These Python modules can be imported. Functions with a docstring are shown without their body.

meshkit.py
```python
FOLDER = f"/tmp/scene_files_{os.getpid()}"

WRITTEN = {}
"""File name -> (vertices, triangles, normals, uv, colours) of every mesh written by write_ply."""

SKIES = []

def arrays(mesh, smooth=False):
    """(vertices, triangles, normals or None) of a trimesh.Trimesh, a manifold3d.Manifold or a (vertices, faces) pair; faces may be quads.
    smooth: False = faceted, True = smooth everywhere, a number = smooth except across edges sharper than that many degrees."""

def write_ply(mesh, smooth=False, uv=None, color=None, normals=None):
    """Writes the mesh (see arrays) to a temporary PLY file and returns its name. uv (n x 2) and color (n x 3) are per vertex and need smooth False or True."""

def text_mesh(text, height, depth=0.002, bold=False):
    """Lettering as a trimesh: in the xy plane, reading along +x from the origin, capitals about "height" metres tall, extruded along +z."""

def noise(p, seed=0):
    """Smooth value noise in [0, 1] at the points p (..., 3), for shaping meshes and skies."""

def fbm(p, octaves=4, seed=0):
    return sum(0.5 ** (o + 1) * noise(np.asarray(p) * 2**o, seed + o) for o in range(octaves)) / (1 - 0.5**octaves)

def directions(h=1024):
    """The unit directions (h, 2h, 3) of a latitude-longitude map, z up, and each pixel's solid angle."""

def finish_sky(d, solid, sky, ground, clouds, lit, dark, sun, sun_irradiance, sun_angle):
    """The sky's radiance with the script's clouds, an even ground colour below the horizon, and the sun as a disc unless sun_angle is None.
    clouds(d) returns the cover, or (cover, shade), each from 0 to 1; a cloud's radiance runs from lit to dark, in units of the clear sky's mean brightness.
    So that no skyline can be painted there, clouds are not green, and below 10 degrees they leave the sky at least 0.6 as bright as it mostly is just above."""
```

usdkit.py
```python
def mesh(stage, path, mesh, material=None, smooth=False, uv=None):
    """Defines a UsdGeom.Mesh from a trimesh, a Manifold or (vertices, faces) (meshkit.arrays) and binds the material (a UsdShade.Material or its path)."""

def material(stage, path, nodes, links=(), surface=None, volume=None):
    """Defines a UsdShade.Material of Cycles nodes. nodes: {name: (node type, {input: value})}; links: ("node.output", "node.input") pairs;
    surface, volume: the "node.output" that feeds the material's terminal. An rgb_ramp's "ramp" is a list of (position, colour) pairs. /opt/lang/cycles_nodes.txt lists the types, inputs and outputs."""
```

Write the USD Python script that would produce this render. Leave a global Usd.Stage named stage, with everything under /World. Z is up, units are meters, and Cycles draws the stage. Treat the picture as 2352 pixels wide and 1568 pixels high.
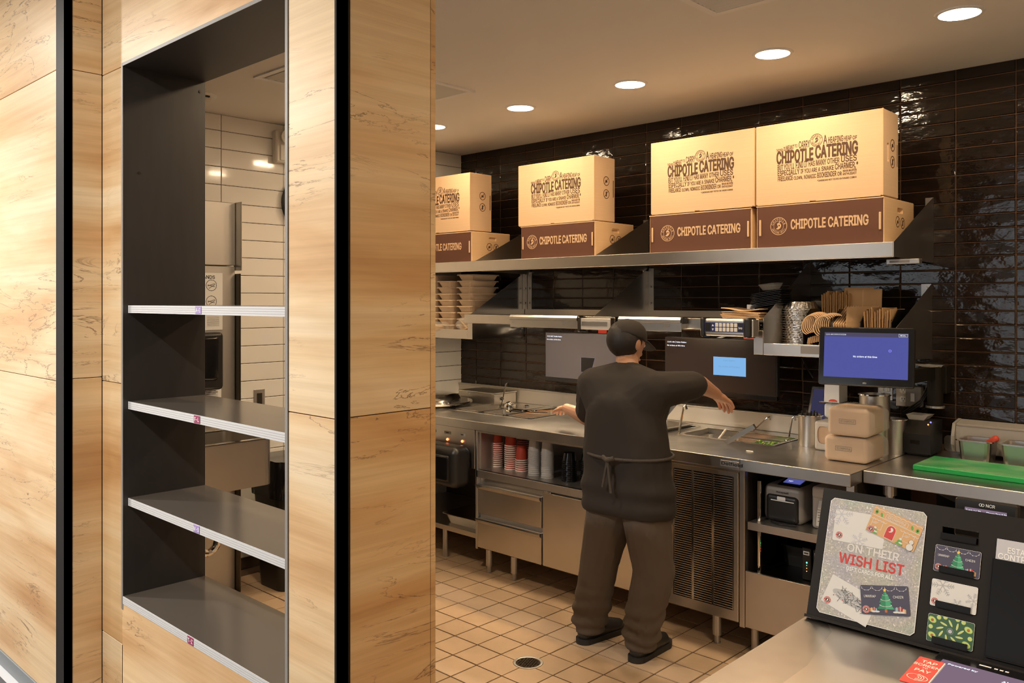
import math, random, numpy as np, trimesh, manifold3d as m3, usdkit, meshkit
from pxr import Usd, UsdGeom, UsdShade, UsdLux, Gf, Sdf
from shapely.geometry import Polygon, Point, box as sbox
from shapely import affinity
from shapely.ops import unary_union
stage = Usd.Stage.CreateInMemory()
UsdGeom.SetStageUpAxis(stage, UsdGeom.Tokens.z); UsdGeom.SetStageMetersPerUnit(stage, 1.0)
UsdGeom.Xform.Define(stage, '/World'); UsdGeom.Scope.Define(stage, '/World/Looks')
rnd = random.Random(7)
# ------------------------------------------------------------------ camera
F_PX, YAW, HORIZON, EYE = 1937.7, 43.533, 689.9, 1.616
cam = UsdGeom.Camera.Define(stage, '/World/Camera')
cam.AddTranslateOp().Set(Gf.Vec3d(0, 0, EYE)); cam.AddRotateXYZOp().Set(Gf.Vec3f(90, 0, YAW))
cam.CreateHorizontalApertureAttr(36.0); cam.CreateVerticalApertureAttr(24.0)
cam.CreateFocalLengthAttr(36.0 * F_PX / 2352); cam.CreateVerticalApertureOffsetAttr(-36.0 * (784 - HORIZON) / 2352)
cam.CreateClippingRangeAttr(Gf.Vec2f(.05, 100)); cam.CreateFStopAttr(0.0)
cam.CreateExposureAttr(0.0)
# ------------------------------------------------------------------ lights (levels)
DOWNLIGHT, SERVING, HEAT, DINING, SPOT, WINDOW, SKY = 165.0, 285.0, 190.0, 260.0, 2900.0, 3.5, 0.5
WARM, SOFT, DAY = (1.0, .75, .48), (1.0, .94, .87), (.93, .96, 1.0)
dome = UsdLux.DomeLight.Define(stage, '/World/sky_dome'); dome.CreateIntensityAttr(SKY); dome.CreateColorAttr(Gf.Vec3f(*DAY))

def rect_light(name, loc, w, h, rot, inten, col):                     # daylight outside a storefront window
    l = UsdLux.RectLight.Define(stage, '/World/' + name); l.AddTranslateOp().Set(Gf.Vec3d(*loc)); l.AddRotateXYZOp().Set(Gf.Vec3f(*rot))
    l.CreateWidthAttr(w); l.CreateHeightAttr(h); l.CreateIntensityAttr(inten); l.CreateColorAttr(Gf.Vec3f(*col))
rect_light('daylight_storefront', (-4.0, -5.45, 1.6), 5.0, 2.3, (90, 0, 180), WINDOW, DAY)
rect_light('daylight_side', (-8.45, -2.4, 1.5), 3.0, 2.2, (90, 0, 90), WINDOW, DAY)
# ------------------------------------------------------------------ mesh helpers: a mesh is (vertices, faces)
def tri(m):
    if hasattr(m, 'to_mesh'):
        q = m.to_mesh(); return np.array(q.vert_properties[:, :3], float), np.array(q.tri_verts, int)
    if isinstance(m, trimesh.Trimesh): return np.array(m.vertices), np.array(m.faces)
    v, f = np.asarray(m[0], float), np.asarray(m[1], int)
    return (v, np.vstack([f[:, [0, 1, 2]], f[:, [0, 2, 3]]])) if f.shape[1] == 4 else (v, f)
def cat(*ms):
    V, F, n = [], [], 0
    for m in ms:
        v, f = tri(m); V.append(v); F.append(f + n); n += len(v)
    return np.vstack(V), np.vstack(F)
def B(x0, x1, y0, y1, z0, z1, b=0.0):                                 # box, chamfered by b
    x0, x1 = min(x0, x1), max(x0, x1); y0, y1 = min(y0, y1), max(y0, y1); z0, z1 = min(z0, z1), max(z0, z1)
    b = min(b, .45 * min(x1 - x0, y1 - y0, z1 - z0)); P = []
    for x, sx in ((x0, 1), (x1, -1)):
        for y, sy in ((y0, 1), (y1, -1)):
            for z, sz in ((z0, 1), (z1, -1)):
                P += [(x + sx * b, y + sy * b, z), (x + sx * b, y, z + sz * b), (x, y + sy * b, z + sz * b)] if b else [(x, y, z)]
    return tri(m3.Manifold.hull_points(np.array(P)))
def hull(P): return tri(m3.Manifold.hull_points(np.asarray(P, float)))
def RB(x0, x1, y0, y1, z0, z1, r, seg=10):                            # box with rounded edges
    s = m3.Manifold.sphere(r, seg)
    return tri(m3.Manifold.batch_hull([s.translate((x, y, z)) for x in (x0 + r, x1 - r) for y in (y0 + r, y1 - r) for z in (z0 + r, z1 - r)]))
def RV(x0, x1, y0, y1, z0, z1, r, seg=16, top=None):                  # box with rounded upright edges; top = (dx, dy) inset of the upper (or lower, if negative z) outline
    def out(x0, x1, y0, y1, z):
        return [(cx + r * math.cos(a + t), cy + r * math.sin(a + t), z) for cx, cy, a in ((x1 - r, y1 - r, 0), (x0 + r, y1 - r, math.pi / 2), (x0 + r, y0 + r, math.pi), (x1 - r, y0 + r, 1.5 * math.pi)) for t in np.linspace(0, math.pi / 2, max(2, seg // 4))]
    d = top or 0
    return hull(out(x0 + d, x1 - d, y0 + d, y1 - d, z0) + out(x0, x1, y0, y1, z1))
def lathe(prof, n=24, c=(0, 0, 0)):                                   # profile of (radius, z), closed on the axis if radius 0
    a = np.linspace(0, 2 * math.pi, n, endpoint=False); V, F = [], []
    for r, z in prof: V += [(c[0] + r * math.cos(t), c[1] + r * math.sin(t), c[2] + z) for t in a]
    for i in range(len(prof) - 1):
        for k in range(n):
            q = (i * n + k, i * n + (k + 1) % n, (i + 1) * n + (k + 1) % n, (i + 1) * n + k); F += [(q[0], q[1], q[2]), (q[0], q[2], q[3])]
    return np.array(V), np.array(F)
def cyl(p, q, r, n=14, r2=None):
    p, q = np.array(p, float), np.array(q, float); d = q - p; L = np.linalg.norm(d); d /= L
    a = np.cross(d, (0, 0, 1) if abs(d[2]) < .9 else (1, 0, 0)); a /= np.linalg.norm(a); b = np.cross(d, a)
    t = np.linspace(0, 2 * math.pi, n, endpoint=False); c = np.cos(t)[:, None] * a + np.sin(t)[:, None] * b; r2 = r if r2 is None else r2
    V = np.vstack([p + r * c, q + r2 * c, [p], [q]]); F = []
    for k in range(n):
        j = (k + 1) % n; F += [(k, n + j, j), (k, n + k, n + j), (2 * n, k, j), (2 * n + 1, n + j, n + k)]
    return V, np.array(F)[:, [0, 2, 1]]
def tube(path, r, n=8):                                               # swept round bar with ball joints
    path = [np.array(p, float) for p in path]; out = []
    for p, q in zip(path[:-1], path[1:]): out.append(cyl(p, q, r, n))
    for p in path[1:-1]: out.append(tri(trimesh.Trimesh(*SPH) if 0 else (SPH[0] * r + p, SPH[1])))
    return cat(*out)
_s = trimesh.creation.icosphere(1); SPH = (np.array(_s.vertices), np.array(_s.faces))
def ball(c, r, s=(1, 1, 1), sub=2):
    m = trimesh.creation.icosphere(sub); return np.array(m.vertices) * r * np.array(s) + np.array(c), np.array(m.faces)
def extrude(poly, d):                                                 # shapely polygon in xy, thickness d along z
    out = []
    for g in getattr(poly, 'geoms', [poly]):
        if g.area > 0: out.append(tri(trimesh.creation.extrude_polygon(g, d, engine='earcut')))
    return cat(*out)
def onto(m, O, U, V):                                                 # carries a mesh of the xy plane to origin O with axes U, V and U x V
    v, f = tri(m); U, V = np.array(U, float), np.array(V, float); N = np.cross(U, V); N /= np.linalg.norm(N)
    return v[:, :1] * U + v[:, 1:2] * V + v[:, 2:3] * N + np.array(O, float), f
def mv(m, t=(0, 0, 0), rz=0, rx=0, ry=0, s=None):
    v, f = tri(m); v = v.copy()
    if s is not None: v = v * np.array(s)
    for ax, a in ((0, rx), (1, ry), (2, rz)):
        if a: v = v @ trimesh.transformations.rotation_matrix(math.radians(a), np.eye(3)[ax])[:3, :3].T
    return v + np.array(t, float), f
_tx = {}
def text(s, h, w=None, bold=False, x=0, y=0, d=.0004, align='l'):     # lettering in the xy plane, capitals h tall, stretched to width w
    if (s, bold) not in _tx: _tx[s, bold] = tri(meshkit.text_mesh(s, 1.0, 1.0, bold))
    v, f = _tx[s, bold]; v = v.copy(); v[:, 0] -= v[:, 0].min(); k = h if w is None else w / v[:, 0].max()
    v = v * (k, h, d); W = v[:, 0].max(); v += (x - (W / 2 if align == 'c' else W if align == 'r' else 0), y, 0); return v, f
def heavy(m, e):                                                        # thickens lettering by e
    v, f = tri(m); return cat(*[(v + np.array([a * e, b * e, .0003 * k]), f) for k, (a, b) in enumerate(((-1, 0), (1, 0), (0, -1), (0, 1)))])
def ring(r0, r1, n=40): return Point(0, 0).buffer(r1, n // 4).difference(Point(0, 0).buffer(r0, n // 4))
def arc_text(s, r, h, a0, a1, bold=True, inward=False, d=.0004):      # letters round a circle, from angle a0 to a1 (degrees)
    out = []
    for k, ch in enumerate(s):
        if ch == ' ': continue
        a = math.radians(a0 + (a1 - a0) * k / (len(s) - 1)); v, f = text(ch, h, None, bold, 0, -h / 2, d, 'c')
        t = a - math.pi / 2 if not inward else a + math.pi / 2
        c, q = math.cos(t), math.sin(t); v = np.c_[v[:, 0] * c - v[:, 1] * q + r * math.cos(a), v[:, 0] * q + v[:, 1] * c + r * math.sin(a), v[:, 2]]; out.append((v, f))
    return cat(*out)
# ------------------------------------------------------------------ scene helpers
def free(path):
    if not stage.GetPrimAtPath(path): return path
    k = 1
    while stage.GetPrimAtPath(f'{path}_{k:03d}'): k += 1
    return f'{path}_{k:03d}'
def up(parent): return '/World' if parent is None else (parent if isinstance(parent, str) else str(parent.GetPath()))
_num = {}
def numbered(parent, name):
    p = up(parent) + '/' + name; k = _num.get(p, 0); _num[p] = k + 1
    return p if k == 0 else f'{p}_{k:03d}'
def obj(name, mesh, mat, parent=None, smooth=False, label=None, kind=None):
    q = usdkit.mesh(stage, numbered(parent, name), trimesh.Trimesh(*tri(mesh), process=True) if smooth else tri(mesh), M[mat], smooth).GetPrim()
    if label: q.SetCustomDataByKey('label', label)
    if kind: q.SetCustomDataByKey('kind', kind)
    return q
def tag(o, label, cat_, group=None, kind=None):
    o.SetCustomDataByKey('label', label); o.SetCustomDataByKey('category', cat_)
    if group: o.SetCustomDataByKey('group', group)
    if kind: o.SetCustomDataByKey('kind', kind)
    return o
def place(x, loc=(0, 0, 0), rot=(0, 0, 0)):
    x.AddTranslateOp().Set(Gf.Vec3d(*map(float, loc))); x.AddRotateXYZOp().Set(Gf.Vec3f(*map(float, rot)))
def thing(name, label, cat_, loc=(0, 0, 0), rot=(0, 0, 0), group=None):
    x = UsdGeom.Xform.Define(stage, numbered(None, name)); place(x, loc, rot); return tag(x.GetPrim(), label, cat_, group)
def dup(root, loc, rot=(0, 0, 0), label=None, group=None, name=None):
    cd = root.GetCustomData(); import re as _re
    r = thing(name or _re.sub(r'_\d{3}$', '', root.GetName()), label or cd['label'], cd['category'], loc, rot, group or cd.get('group'))
    r.GetReferences().AddInternalReference(root.GetPath()); r.SetInstanceable(True); return r
def struct(name, label=None):
    x = UsdGeom.Xform.Define(stage, numbered(None, name)).GetPrim(); x.SetCustomDataByKey('kind', 'structure')
    if label: x.SetCustomDataByKey('label', label)
    return x
# ------------------------------------------------------------------ materials
M = {}
def mat(name, base, rough=.5, metal=0.0, vary=None, bump=None, rvary=None, **kw):
    """vary = (noise scale xyz, amount, second colour); bump = (noise scale xyz, distance); rvary = (scale xyz, low, high) of the roughness"""
    n, l = {'p': ('principled_bsdf', dict(base_color=base, roughness=rough, metallic=metal, **kw))}, []
    if vary or bump or rvary: n['g'] = ('geometry', {})
    if vary:
        n['m1'] = ('mapping', {'scale': vary[0]}); n['n1'] = ('noise_texture', {'scale': 1.0, 'detail': 4.0}); n['r1'] = ('rgb_ramp', {'ramp': [(.5 - vary[1], base), (.5 + vary[1], vary[2])]})
        l += [('g.position', 'm1.vector'), ('m1.vector', 'n1.vector'), ('n1.fac', 'r1.fac'), ('r1.color', 'p.base_color')]
    if rvary:
        n['m3'] = ('mapping', {'scale': rvary[0]}); n['n3'] = ('noise_texture', {'scale': 1.0, 'detail': 3.0}); n['r3'] = ('map_range', {'from_min': .3, 'from_max': .7, 'to_min': rvary[1], 'to_max': rvary[2]})
        l += [('g.position', 'm3.vector'), ('m3.vector', 'n3.vector'), ('n3.fac', 'r3.value'), ('r3.result', 'p.roughness')]
    if bump:
        n['m2'] = ('mapping', {'scale': bump[0]}); n['n2'] = ('noise_texture', {'scale': 1.0, 'detail': 3.0}); n['b'] = ('bump', {'strength': 1.0, 'distance': bump[1]})
        l += [('g.position', 'm2.vector'), ('m2.vector', 'n2.vector'), ('n2.fac', 'b.height'), ('b.normal', 'p.normal')]
    M[name] = usdkit.material(stage, '/World/Looks/' + name, n, l, 'p.BSDF')
def glow(name, col, s): M[name] = usdkit.material(stage, '/World/Looks/' + name, {'e': ('emission', {'color': col, 'strength': s})}, [], 'e.emission')
def wood(name, tint=(1, 1, 1), seed=0.0):
    c = lambda r, g, b: (r * tint[0], g * tint[1], b * tint[2])
    n = {'g': ('geometry', {}), 'ma': ('mapping', {'scale': (.7, .7, 4.2), 'location': (seed, seed * .7, seed * 1.3)}), 'na': ('noise_texture', {'scale': 1.0, 'detail': 5.0, 'distortion': .6}),
         'ra': ('rgb_ramp', {'ramp': [(.27, c(.52, .285, .115)), (.40, c(.66, .42, .21)), (.53, c(.75, .54, .31)), (.68, c(.80, .635, .42))]}),
         'mb': ('mapping', {'scale': (1.1, 1.1, 46.0)}), 'nb': ('noise_texture', {'scale': 1.0, 'detail': 4.0, 'roughness': .65, 'distortion': .3}), 'rb': ('rgb_ramp', {'ramp': [(.32, (.87, .82, .75)), (.5, (.96, .945, .92)), (.62, (1.03, 1.02, 1.0))]}),
         'x1': ('mix_color', {'blend_type': 'multiply', 'fac': .9}),
         'mc': ('mapping', {'scale': (1.1, 1.1, 7.5), 'location': (seed * 2, 3.1, seed)}), 'nc': ('noise_texture', {'scale': 1.0, 'detail': 7.0, 'roughness': .62, 'distortion': 1.1}),
         'rc': ('rgb_ramp', {'ramp': [(.4925, (0, 0, 0)), (.4985, (1, 1, 1)), (.5015, (1, 1, 1)), (.5075, (0, 0, 0))]}),
         'md': ('mapping', {'scale': (1.5, 1.5, 2.6), 'location': (5.0, seed, 1.0)}), 'nd': ('noise_texture', {'scale': 1.0, 'detail': 2.0}), 'rd': ('rgb_ramp', {'ramp': [(.48, (0, 0, 0)), (.60, (1, 1, 1))]}),
         'mu': ('math', {'math_type': 'multiply'}), 'mu2': ('math', {'math_type': 'multiply', 'value2': .85}), 'x2': ('mix_color', {'b': c(.16, .08, .04)}),
         'p': ('principled_bsdf', {'roughness': .38})}
    l = [('g.position', q + '.vector') for q in ('ma', 'mb', 'mc', 'md')] + [('ma.vector', 'na.vector'), ('na.fac', 'ra.fac'), ('mb.vector', 'nb.vector'), ('nb.fac', 'rb.fac'), ('ra.color', 'x1.a'), ('rb.color', 'x1.b'),
         ('mc.vector', 'nc.vector'), ('nc.fac', 'rc.fac'), ('md.vector', 'nd.vector'), ('nd.fac', 'rd.fac'), ('rc.color', 'mu.value1'), ('rd.color', 'mu.value2'), ('mu.value', 'mu2.value1'), ('mu2.value', 'x2.fac'), ('x1.result', 'x2.a'), ('x2.result', 'p.base_color')]
    M[name] = usdkit.material(stage, '/World/Looks/' + name, n, l, 'p.BSDF')
for k in range(3): wood(f'maple_{"abc"[k]}', ((1, 1, 1), (1.0, .96, .9), (1.03, 1.02, 1.02))[k], 1.7 * k)
mat('paint', (.80, .77, .72), .9)
mat('black_tile', (.010, .0075, .006), .07, vary=((9, 9, 30), .2, (.022, .013, .009)), bump=((11, 11, 17), .0035), rvary=((14, 14, 14), .05, .14))
mat('brown_grout', (.16, .085, .045), .85); mat('dark_grout', (.10, .060, .035), .9)
mat('white_tile', (.82, .80, .76), .08, bump=((3, 3, 5), .0008)); mat('wall_grout', (.11, .075, .05), .9)
for k, c in enumerate(((.60, .43, .28), (.64, .46, .30), (.56, .40, .26))): mat(f'quarry_{"abc"[k]}', c, .42, vary=((7, 7, 7), .25, tuple(x * .86 for x in c)), bump=((60, 60, 60), .0004))
mat('slate', (.10, .11, .125), .45, vary=((4, 4, 4), .2, (.07, .078, .09))); mat('pale_grout', (.55, .56, .58), .8); mat('base_grey', (.22, .235, .245), .5)
mat('steel', (.62, .585, .54), .33, 1.0, rvary=((2, 2, 2), .31, .36)); mat('steel_bright', (.72, .70, .67), .16, 1.0); mat('steel_top', (.60, .58, .55), .32, 1.0, rvary=((3, 3, 3), .28, .36))
mat('steel_wide', (.70, .66, .60), .60, 1.0); mat('steel_soft', (.56, .54, .51), .42, 1.0); mat('chrome', (.80, .78, .75), .07, 1.0); mat('foil', (.78, .76, .73), .28, 1.0, bump=((90, 90, 160), .002)); mat('alu', (.62, .61, .59), .38, 1.0)
mat('dark_steel', (.13, .11, .09), .3, 1.0)
mat('black_metal', (.014, .0105, .008), .55, specular_ior_level=.22); mat('black_plastic', (.016, .015, .014), .35); mat('gloss_black', (.008, .008, .009), .1); mat('rubber', (.02, .018, .016), .7)
mat('black_laminate', (.026, .022, .020), .45, vary=((40, 40, 6), .3, (.034, .029, .026))); mat('shelf_top', (.085, .072, .06), .16); mat('ply_light', (.60, .595, .59), .5); mat('ply_dark', (.45, .43, .42), .6)
mat('purple_tag', (.36, .26, .52), .4); mat('maroon_tag', (.30, .035, .10), .4); mat('white', (.80, .80, .79), .45); mat('off_white', (.72, .69, .63), .5); mat('putty', (.50, .45, .39), .45)
mat('kraft', (.70, .47, .26), .75, vary=((2, 2, 160), .3, (.66, .44, .24))); mat('kraft_pale', (.70, .485, .30), .75, vary=((3, 3, 200), .3, (.66, .45, .27))); mat('kraft_dark', (.46, .28, .13), .8); mat('brown_print', (.115, .042, .022), .7); mat('print_brown', (.085, .038, .018), .7)
mat('bag_paper', (.52, .33, .17), .8, vary=((20, 20, 4), .3, (.45, .27, .13))); mat('pulp', (.70, .56, .42), .85); mat('tortilla', (.74, .52, .28), .8)
mat('napkin', (.62, .44, .29), .85); mat('red_cup', (.50, .055, .025), .5); mat('cream', (.80, .72, .62), .5); mat('red', (.62, .05, .035), .4); mat('red_handle', (.80, .10, .06), .4)
mat('green_board', (.015, .42, .12), .5, vary=((5, 7, 5), .16, (.22, .47, .22))); mat('green_edge', (.008, .40, .09), .45)
mat('cilantro', (.10, .27, .03), .5); mat('cilantro_pale', (.34, .50, .12), .5); mat('salsa', (.45, .20, .05), .4); mat('skin', (.42, .22, .13), .5, subsurface_weight=.1)
mat('shirt', (.022, .016, .012), .9); mat('apron', (.055, .043, .034), .85); mat('trousers', (.105, .08, .06), .95); mat('shoe', (.022, .02, .018), .45); mat('hair', (.015, .010, .008), .6); mat('eye', (.7, .7, .68), .2)
mat('screen_off', (.018, .013, .012), .22); mat('screen_sheen_glow', (.03, .026, .025), .16, emission_color=(.12, .095, .09), emission_strength=.55); mat('grey_plastic', (.26, .24, .22), .45); mat('light_grey', (.52, .49, .45), .45)  # left order screen's emission stands in for the lit room reflected in it
mat('film', (.9, .88, .85), .12, alpha=.2); mat('clear_cup', (.95, .90, .84), .10, alpha=.20); mat('acrylic', (.9, .9, .9), .05, alpha=.18)
glow('lamp_lens', WARM, DOWNLIGHT); glow('serving_lens', WARM, SERVING); glow('heat_tube', WARM, HEAT); glow('dining_lens', SOFT, DINING); glow('spot_lens', SOFT, SPOT); glow('screen_blue', (.085, .095, .34), 1.0); glow('screen_bar', (.10, .085, .15), .8)
glow('screen_text', (.85, .90, 1.0), 1.1); glow('screen_reflected', (.22, .46, .80), 1.0); glow('screen_reflected_text', (.18, .36, .60), 1.0); glow('led_red', (1, .18, .06), 5.0); glow('led_blue', (.10, .10, 1), 4.0); glow('led_green', (.1, 1, .3), 3.0); glow('screen_dim', (.035, .033, .075), 1.0); glow('screen_grey', (.20, .17, .20), 1.0); glow('screen_mauve', (.22, .15, .21), 1.0)
# ================================================================== STRUCTURE
YB, CEIL, HC = 4.36, 2.712, .899; K = YB / 4.29; XW = -4.598 * K
XL, XR_ = -3.426, -1.832                                              # partition: return face, end face
YN, YF, YK = 1.154, 1.285, 1.608                                      # near face, main face, kitchen face
fwd, rgt = np.array([-math.sin(math.radians(YAW)), math.cos(math.radians(YAW))]), np.array([math.cos(math.radians(YAW)), math.sin(math.radians(YAW))])
def _ray(u, v): a = (u - 1176) / F_PX; return np.array([*(fwd + a * rgt), (HORIZON - v) / F_PX])
def at(u, v, Y): d = _ray(u, v); return np.array([0, 0, EYE]) + d * (Y / d[1])        # the point of the wall plane y = Y that shows at that spot
def ax(u, v, X): d = _ray(u, v); return np.array([0, 0, EYE]) + d * (X / d[0])
def on(u, v, z): d = _ray(u, v); return np.array([0, 0, EYE]) + d * ((z - EYE) / d[2])  # the point at height z (a counter, a shelf, the floor)
def seen(x, y, z):                                                    # where a point falls in the photograph: only used to rank which tiles are separate parts
    d = x * fwd[0] + y * fwd[1]; d = max(d, .01); return 1176 + F_PX * (x * rgt[0] + y * rgt[1]) / d, HORIZON - F_PX * (z - EYE) / d
# --- floors
fl = struct('floor', 'kitchen floor of beige square tiles with dark grout')
obj('screed', B(-4.75, 2.6, YF, YB + .1, -.10, -.003), 'dark_grout', fl)
PT, gx, gy = .1556, -3.624, 3.382; rest = []
for i in range(-7, 40):
    for j in range(-6, 14):
        x0, y1 = gx + PT * i + .0026, gy - PT * j - .0026; x1, y0 = x0 + PT - .0052, y1 - PT + .0052
        if x0 < XW or y1 > YB + .05 or y0 < YF + .02 or x1 > 2.55: continue
        u, v = seen((x0 + x1) / 2, (y0 + y1) / 2, 0); dz = rnd.uniform(-.0006, .0006)
        if abs(x0 + PT / 2 + 2.543) < .16 and abs(y0 + PT / 2 - 2.781) < .16:   # tiles cut for the drain
            t = m3.Manifold.cube((x1 - x0, y1 - y0, .012)).translate((x0, y0, -.012)) - m3.Manifold.cylinder(.1, .068, .068, 40).translate((-2.543, 2.781, -.05))
            if t.num_tri(): obj('tile', t, 'quarry_a', fl)
            continue
        t = hull([(x0, y0, -.012), (x1, y0, -.012), (x1, y1, -.012), (x0, y1, -.012)] + [(x, y, dz) for x in (x0 + .0015, x1 - .0015) for y in (y0 + .0015, y1 - .0015)])
        if (975 < u < 1800 and 1180 < v < 1620) or (520 < u < 690 and 1230 < v < 1430): obj('tile', t, 'quarry_' + rnd.choice('aaabbc'), fl)
        else: rest.append(t)
obj('tile_field', cat(*rest), 'quarry_a', fl, kind='stuff')
fd = struct('floor', 'dark slate tiled dining floor at the foot of the maple wall')
obj('screed', B(-8.4, 2.6, -5.4, YF, -.10, -.002), 'pale_grout', fd)
for i in range(-14, 5):
    for j in range(0, 11):
        obj('tile', B(.61 * i + .003, .61 * i + .607, YF - .17 - .61 * j - .604, YF - .17 - .61 * j, -.012, 0, .001), 'slate', fd)
# --- ceilings
ce = struct('ceiling', 'flat painted kitchen ceiling with recessed downlights')
obj('board', mv(extrude(Polygon([(-4.75, YK + .001), (XR_ + .001, YK + .001), (XR_ + .001, YF), (2.6, YF), (2.6, YB + .1), (-4.75, YB + .1)]), .42), (0, 0, CEIL)), 'paint', ce)
cd = struct('ceiling', 'flat painted dining ceiling'); obj('board', B(-8.5, 2.6, -5.5, YF, 3.1, 3.2), 'paint', cd)
# --- black tiled back wall
wb = struct('wall_back', 'back wall of glossy black handmade tiles with brown grout')
obj('grout_bed', B(-4.75, 2.6, YB, YB + .12, 0, CEIL + .1), 'brown_grout', wb)
cand, TXP, TZP, TX0, TZ0 = [], .2475 * K, .063 * K, -1.212 * K, EYE + (2.640 - EYE) * K
hide = [(1505, 335, 2025, 560), (1200, 390, 1360, 580), (1255, 780, 1445, 885), (1535, 785, 1775, 900), (1915, 765, 2055, 870), (990, 420, 1075, 600)]
for i in range(-14, 4):
    for j in range(0, 30):
        x0, x1 = max(XW, TX0 + TXP * i), min(TX0 + TXP * (i + 1), 2.5); z1, z0 = TZ0 - TZP * (j - 1), TZ0 - TZP * j
        if x1 - x0 < .02 or z0 < .88: continue
        z1 = min(z1, CEIL); x0 += .0022; x1 -= .0022; z0 += .0022; z1 -= .0018
        u0, v0 = seen(x0, YB, z1); u1, v1 = seen(x1, YB, z0); vis = u1 > 990 and u0 < 2352 and v1 > 0 and not any(a < u0 and u1 < c and b < min(v0, seen(x1, YB, z1)[1]) and max(v1, seen(x0, YB, z0)[1]) < d for a, b, c, d in hide)
        w = [rnd.uniform(-.0016, .0016) for _ in range(4)]; pr = .006
        t = hull([(x0, YB + .002, z0), (x1, YB + .002, z0), (x1, YB + .002, z1), (x0, YB + .002, z1), (x0, YB - pr + .003, z0), (x1, YB - pr + .003, z0), (x1, YB - pr + .003, z1), (x0, YB - pr + .003, z1)] + [(x, YB - pr + w[k], z) for k, (x, z) in enumerate(((x0 + .003, z0 + .003), (x1 - .003, z0 + .003), (x1 - .003, z1 - .003), (x0 + .003, z1 - .003)))])
        cand.append((-(u1 - u0) * vis, len(cand), t))
cand.sort(key=lambda c: c[:2])
for a, _, t in cand[:300]: obj('tile', t, 'black_tile', wb)
obj('tile_field', cat(*[c[2] for c in cand[300:]]), 'black_tile', wb, kind='stuff')
# --- white tiled left wall
wl = struct('wall_left', 'white subway tile wall with dark grout beside the hand sink')
obj('grout_bed', B(XW - .15, XW, YF, YB + .1, 0, CEIL + .1), 'wall_grout', wl)
yj = [1.29] + [y * K for y in (1.571, 1.980, 2.385, 2.794, 3.199, 3.604, 4.009)] + [YB]; zj = [CEIL] + [EYE + (2.600 - .1045 * k - EYE) * K for k in range(25)]
for y0, y1 in zip(yj[:-1], yj[1:]):
    for z1, z0 in zip(zj[:-1], zj[1:]):
        z0 = max(z0, .002); a, b, c, d = y0 + .0016, y1 - .0016, z0 + .0016, z1 - .0016
        obj('tile', hull([(XW - .002, y, z) for y in (a, b) for z in (c, d)] + [(XW + .004, y, z) for y in (a, b) for z in (c, d)] + [(XW + .0065, y, z) for y in (a + .003, b - .003) for z in (c + .003, d - .003)]), 'white_tile', wl)
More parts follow.
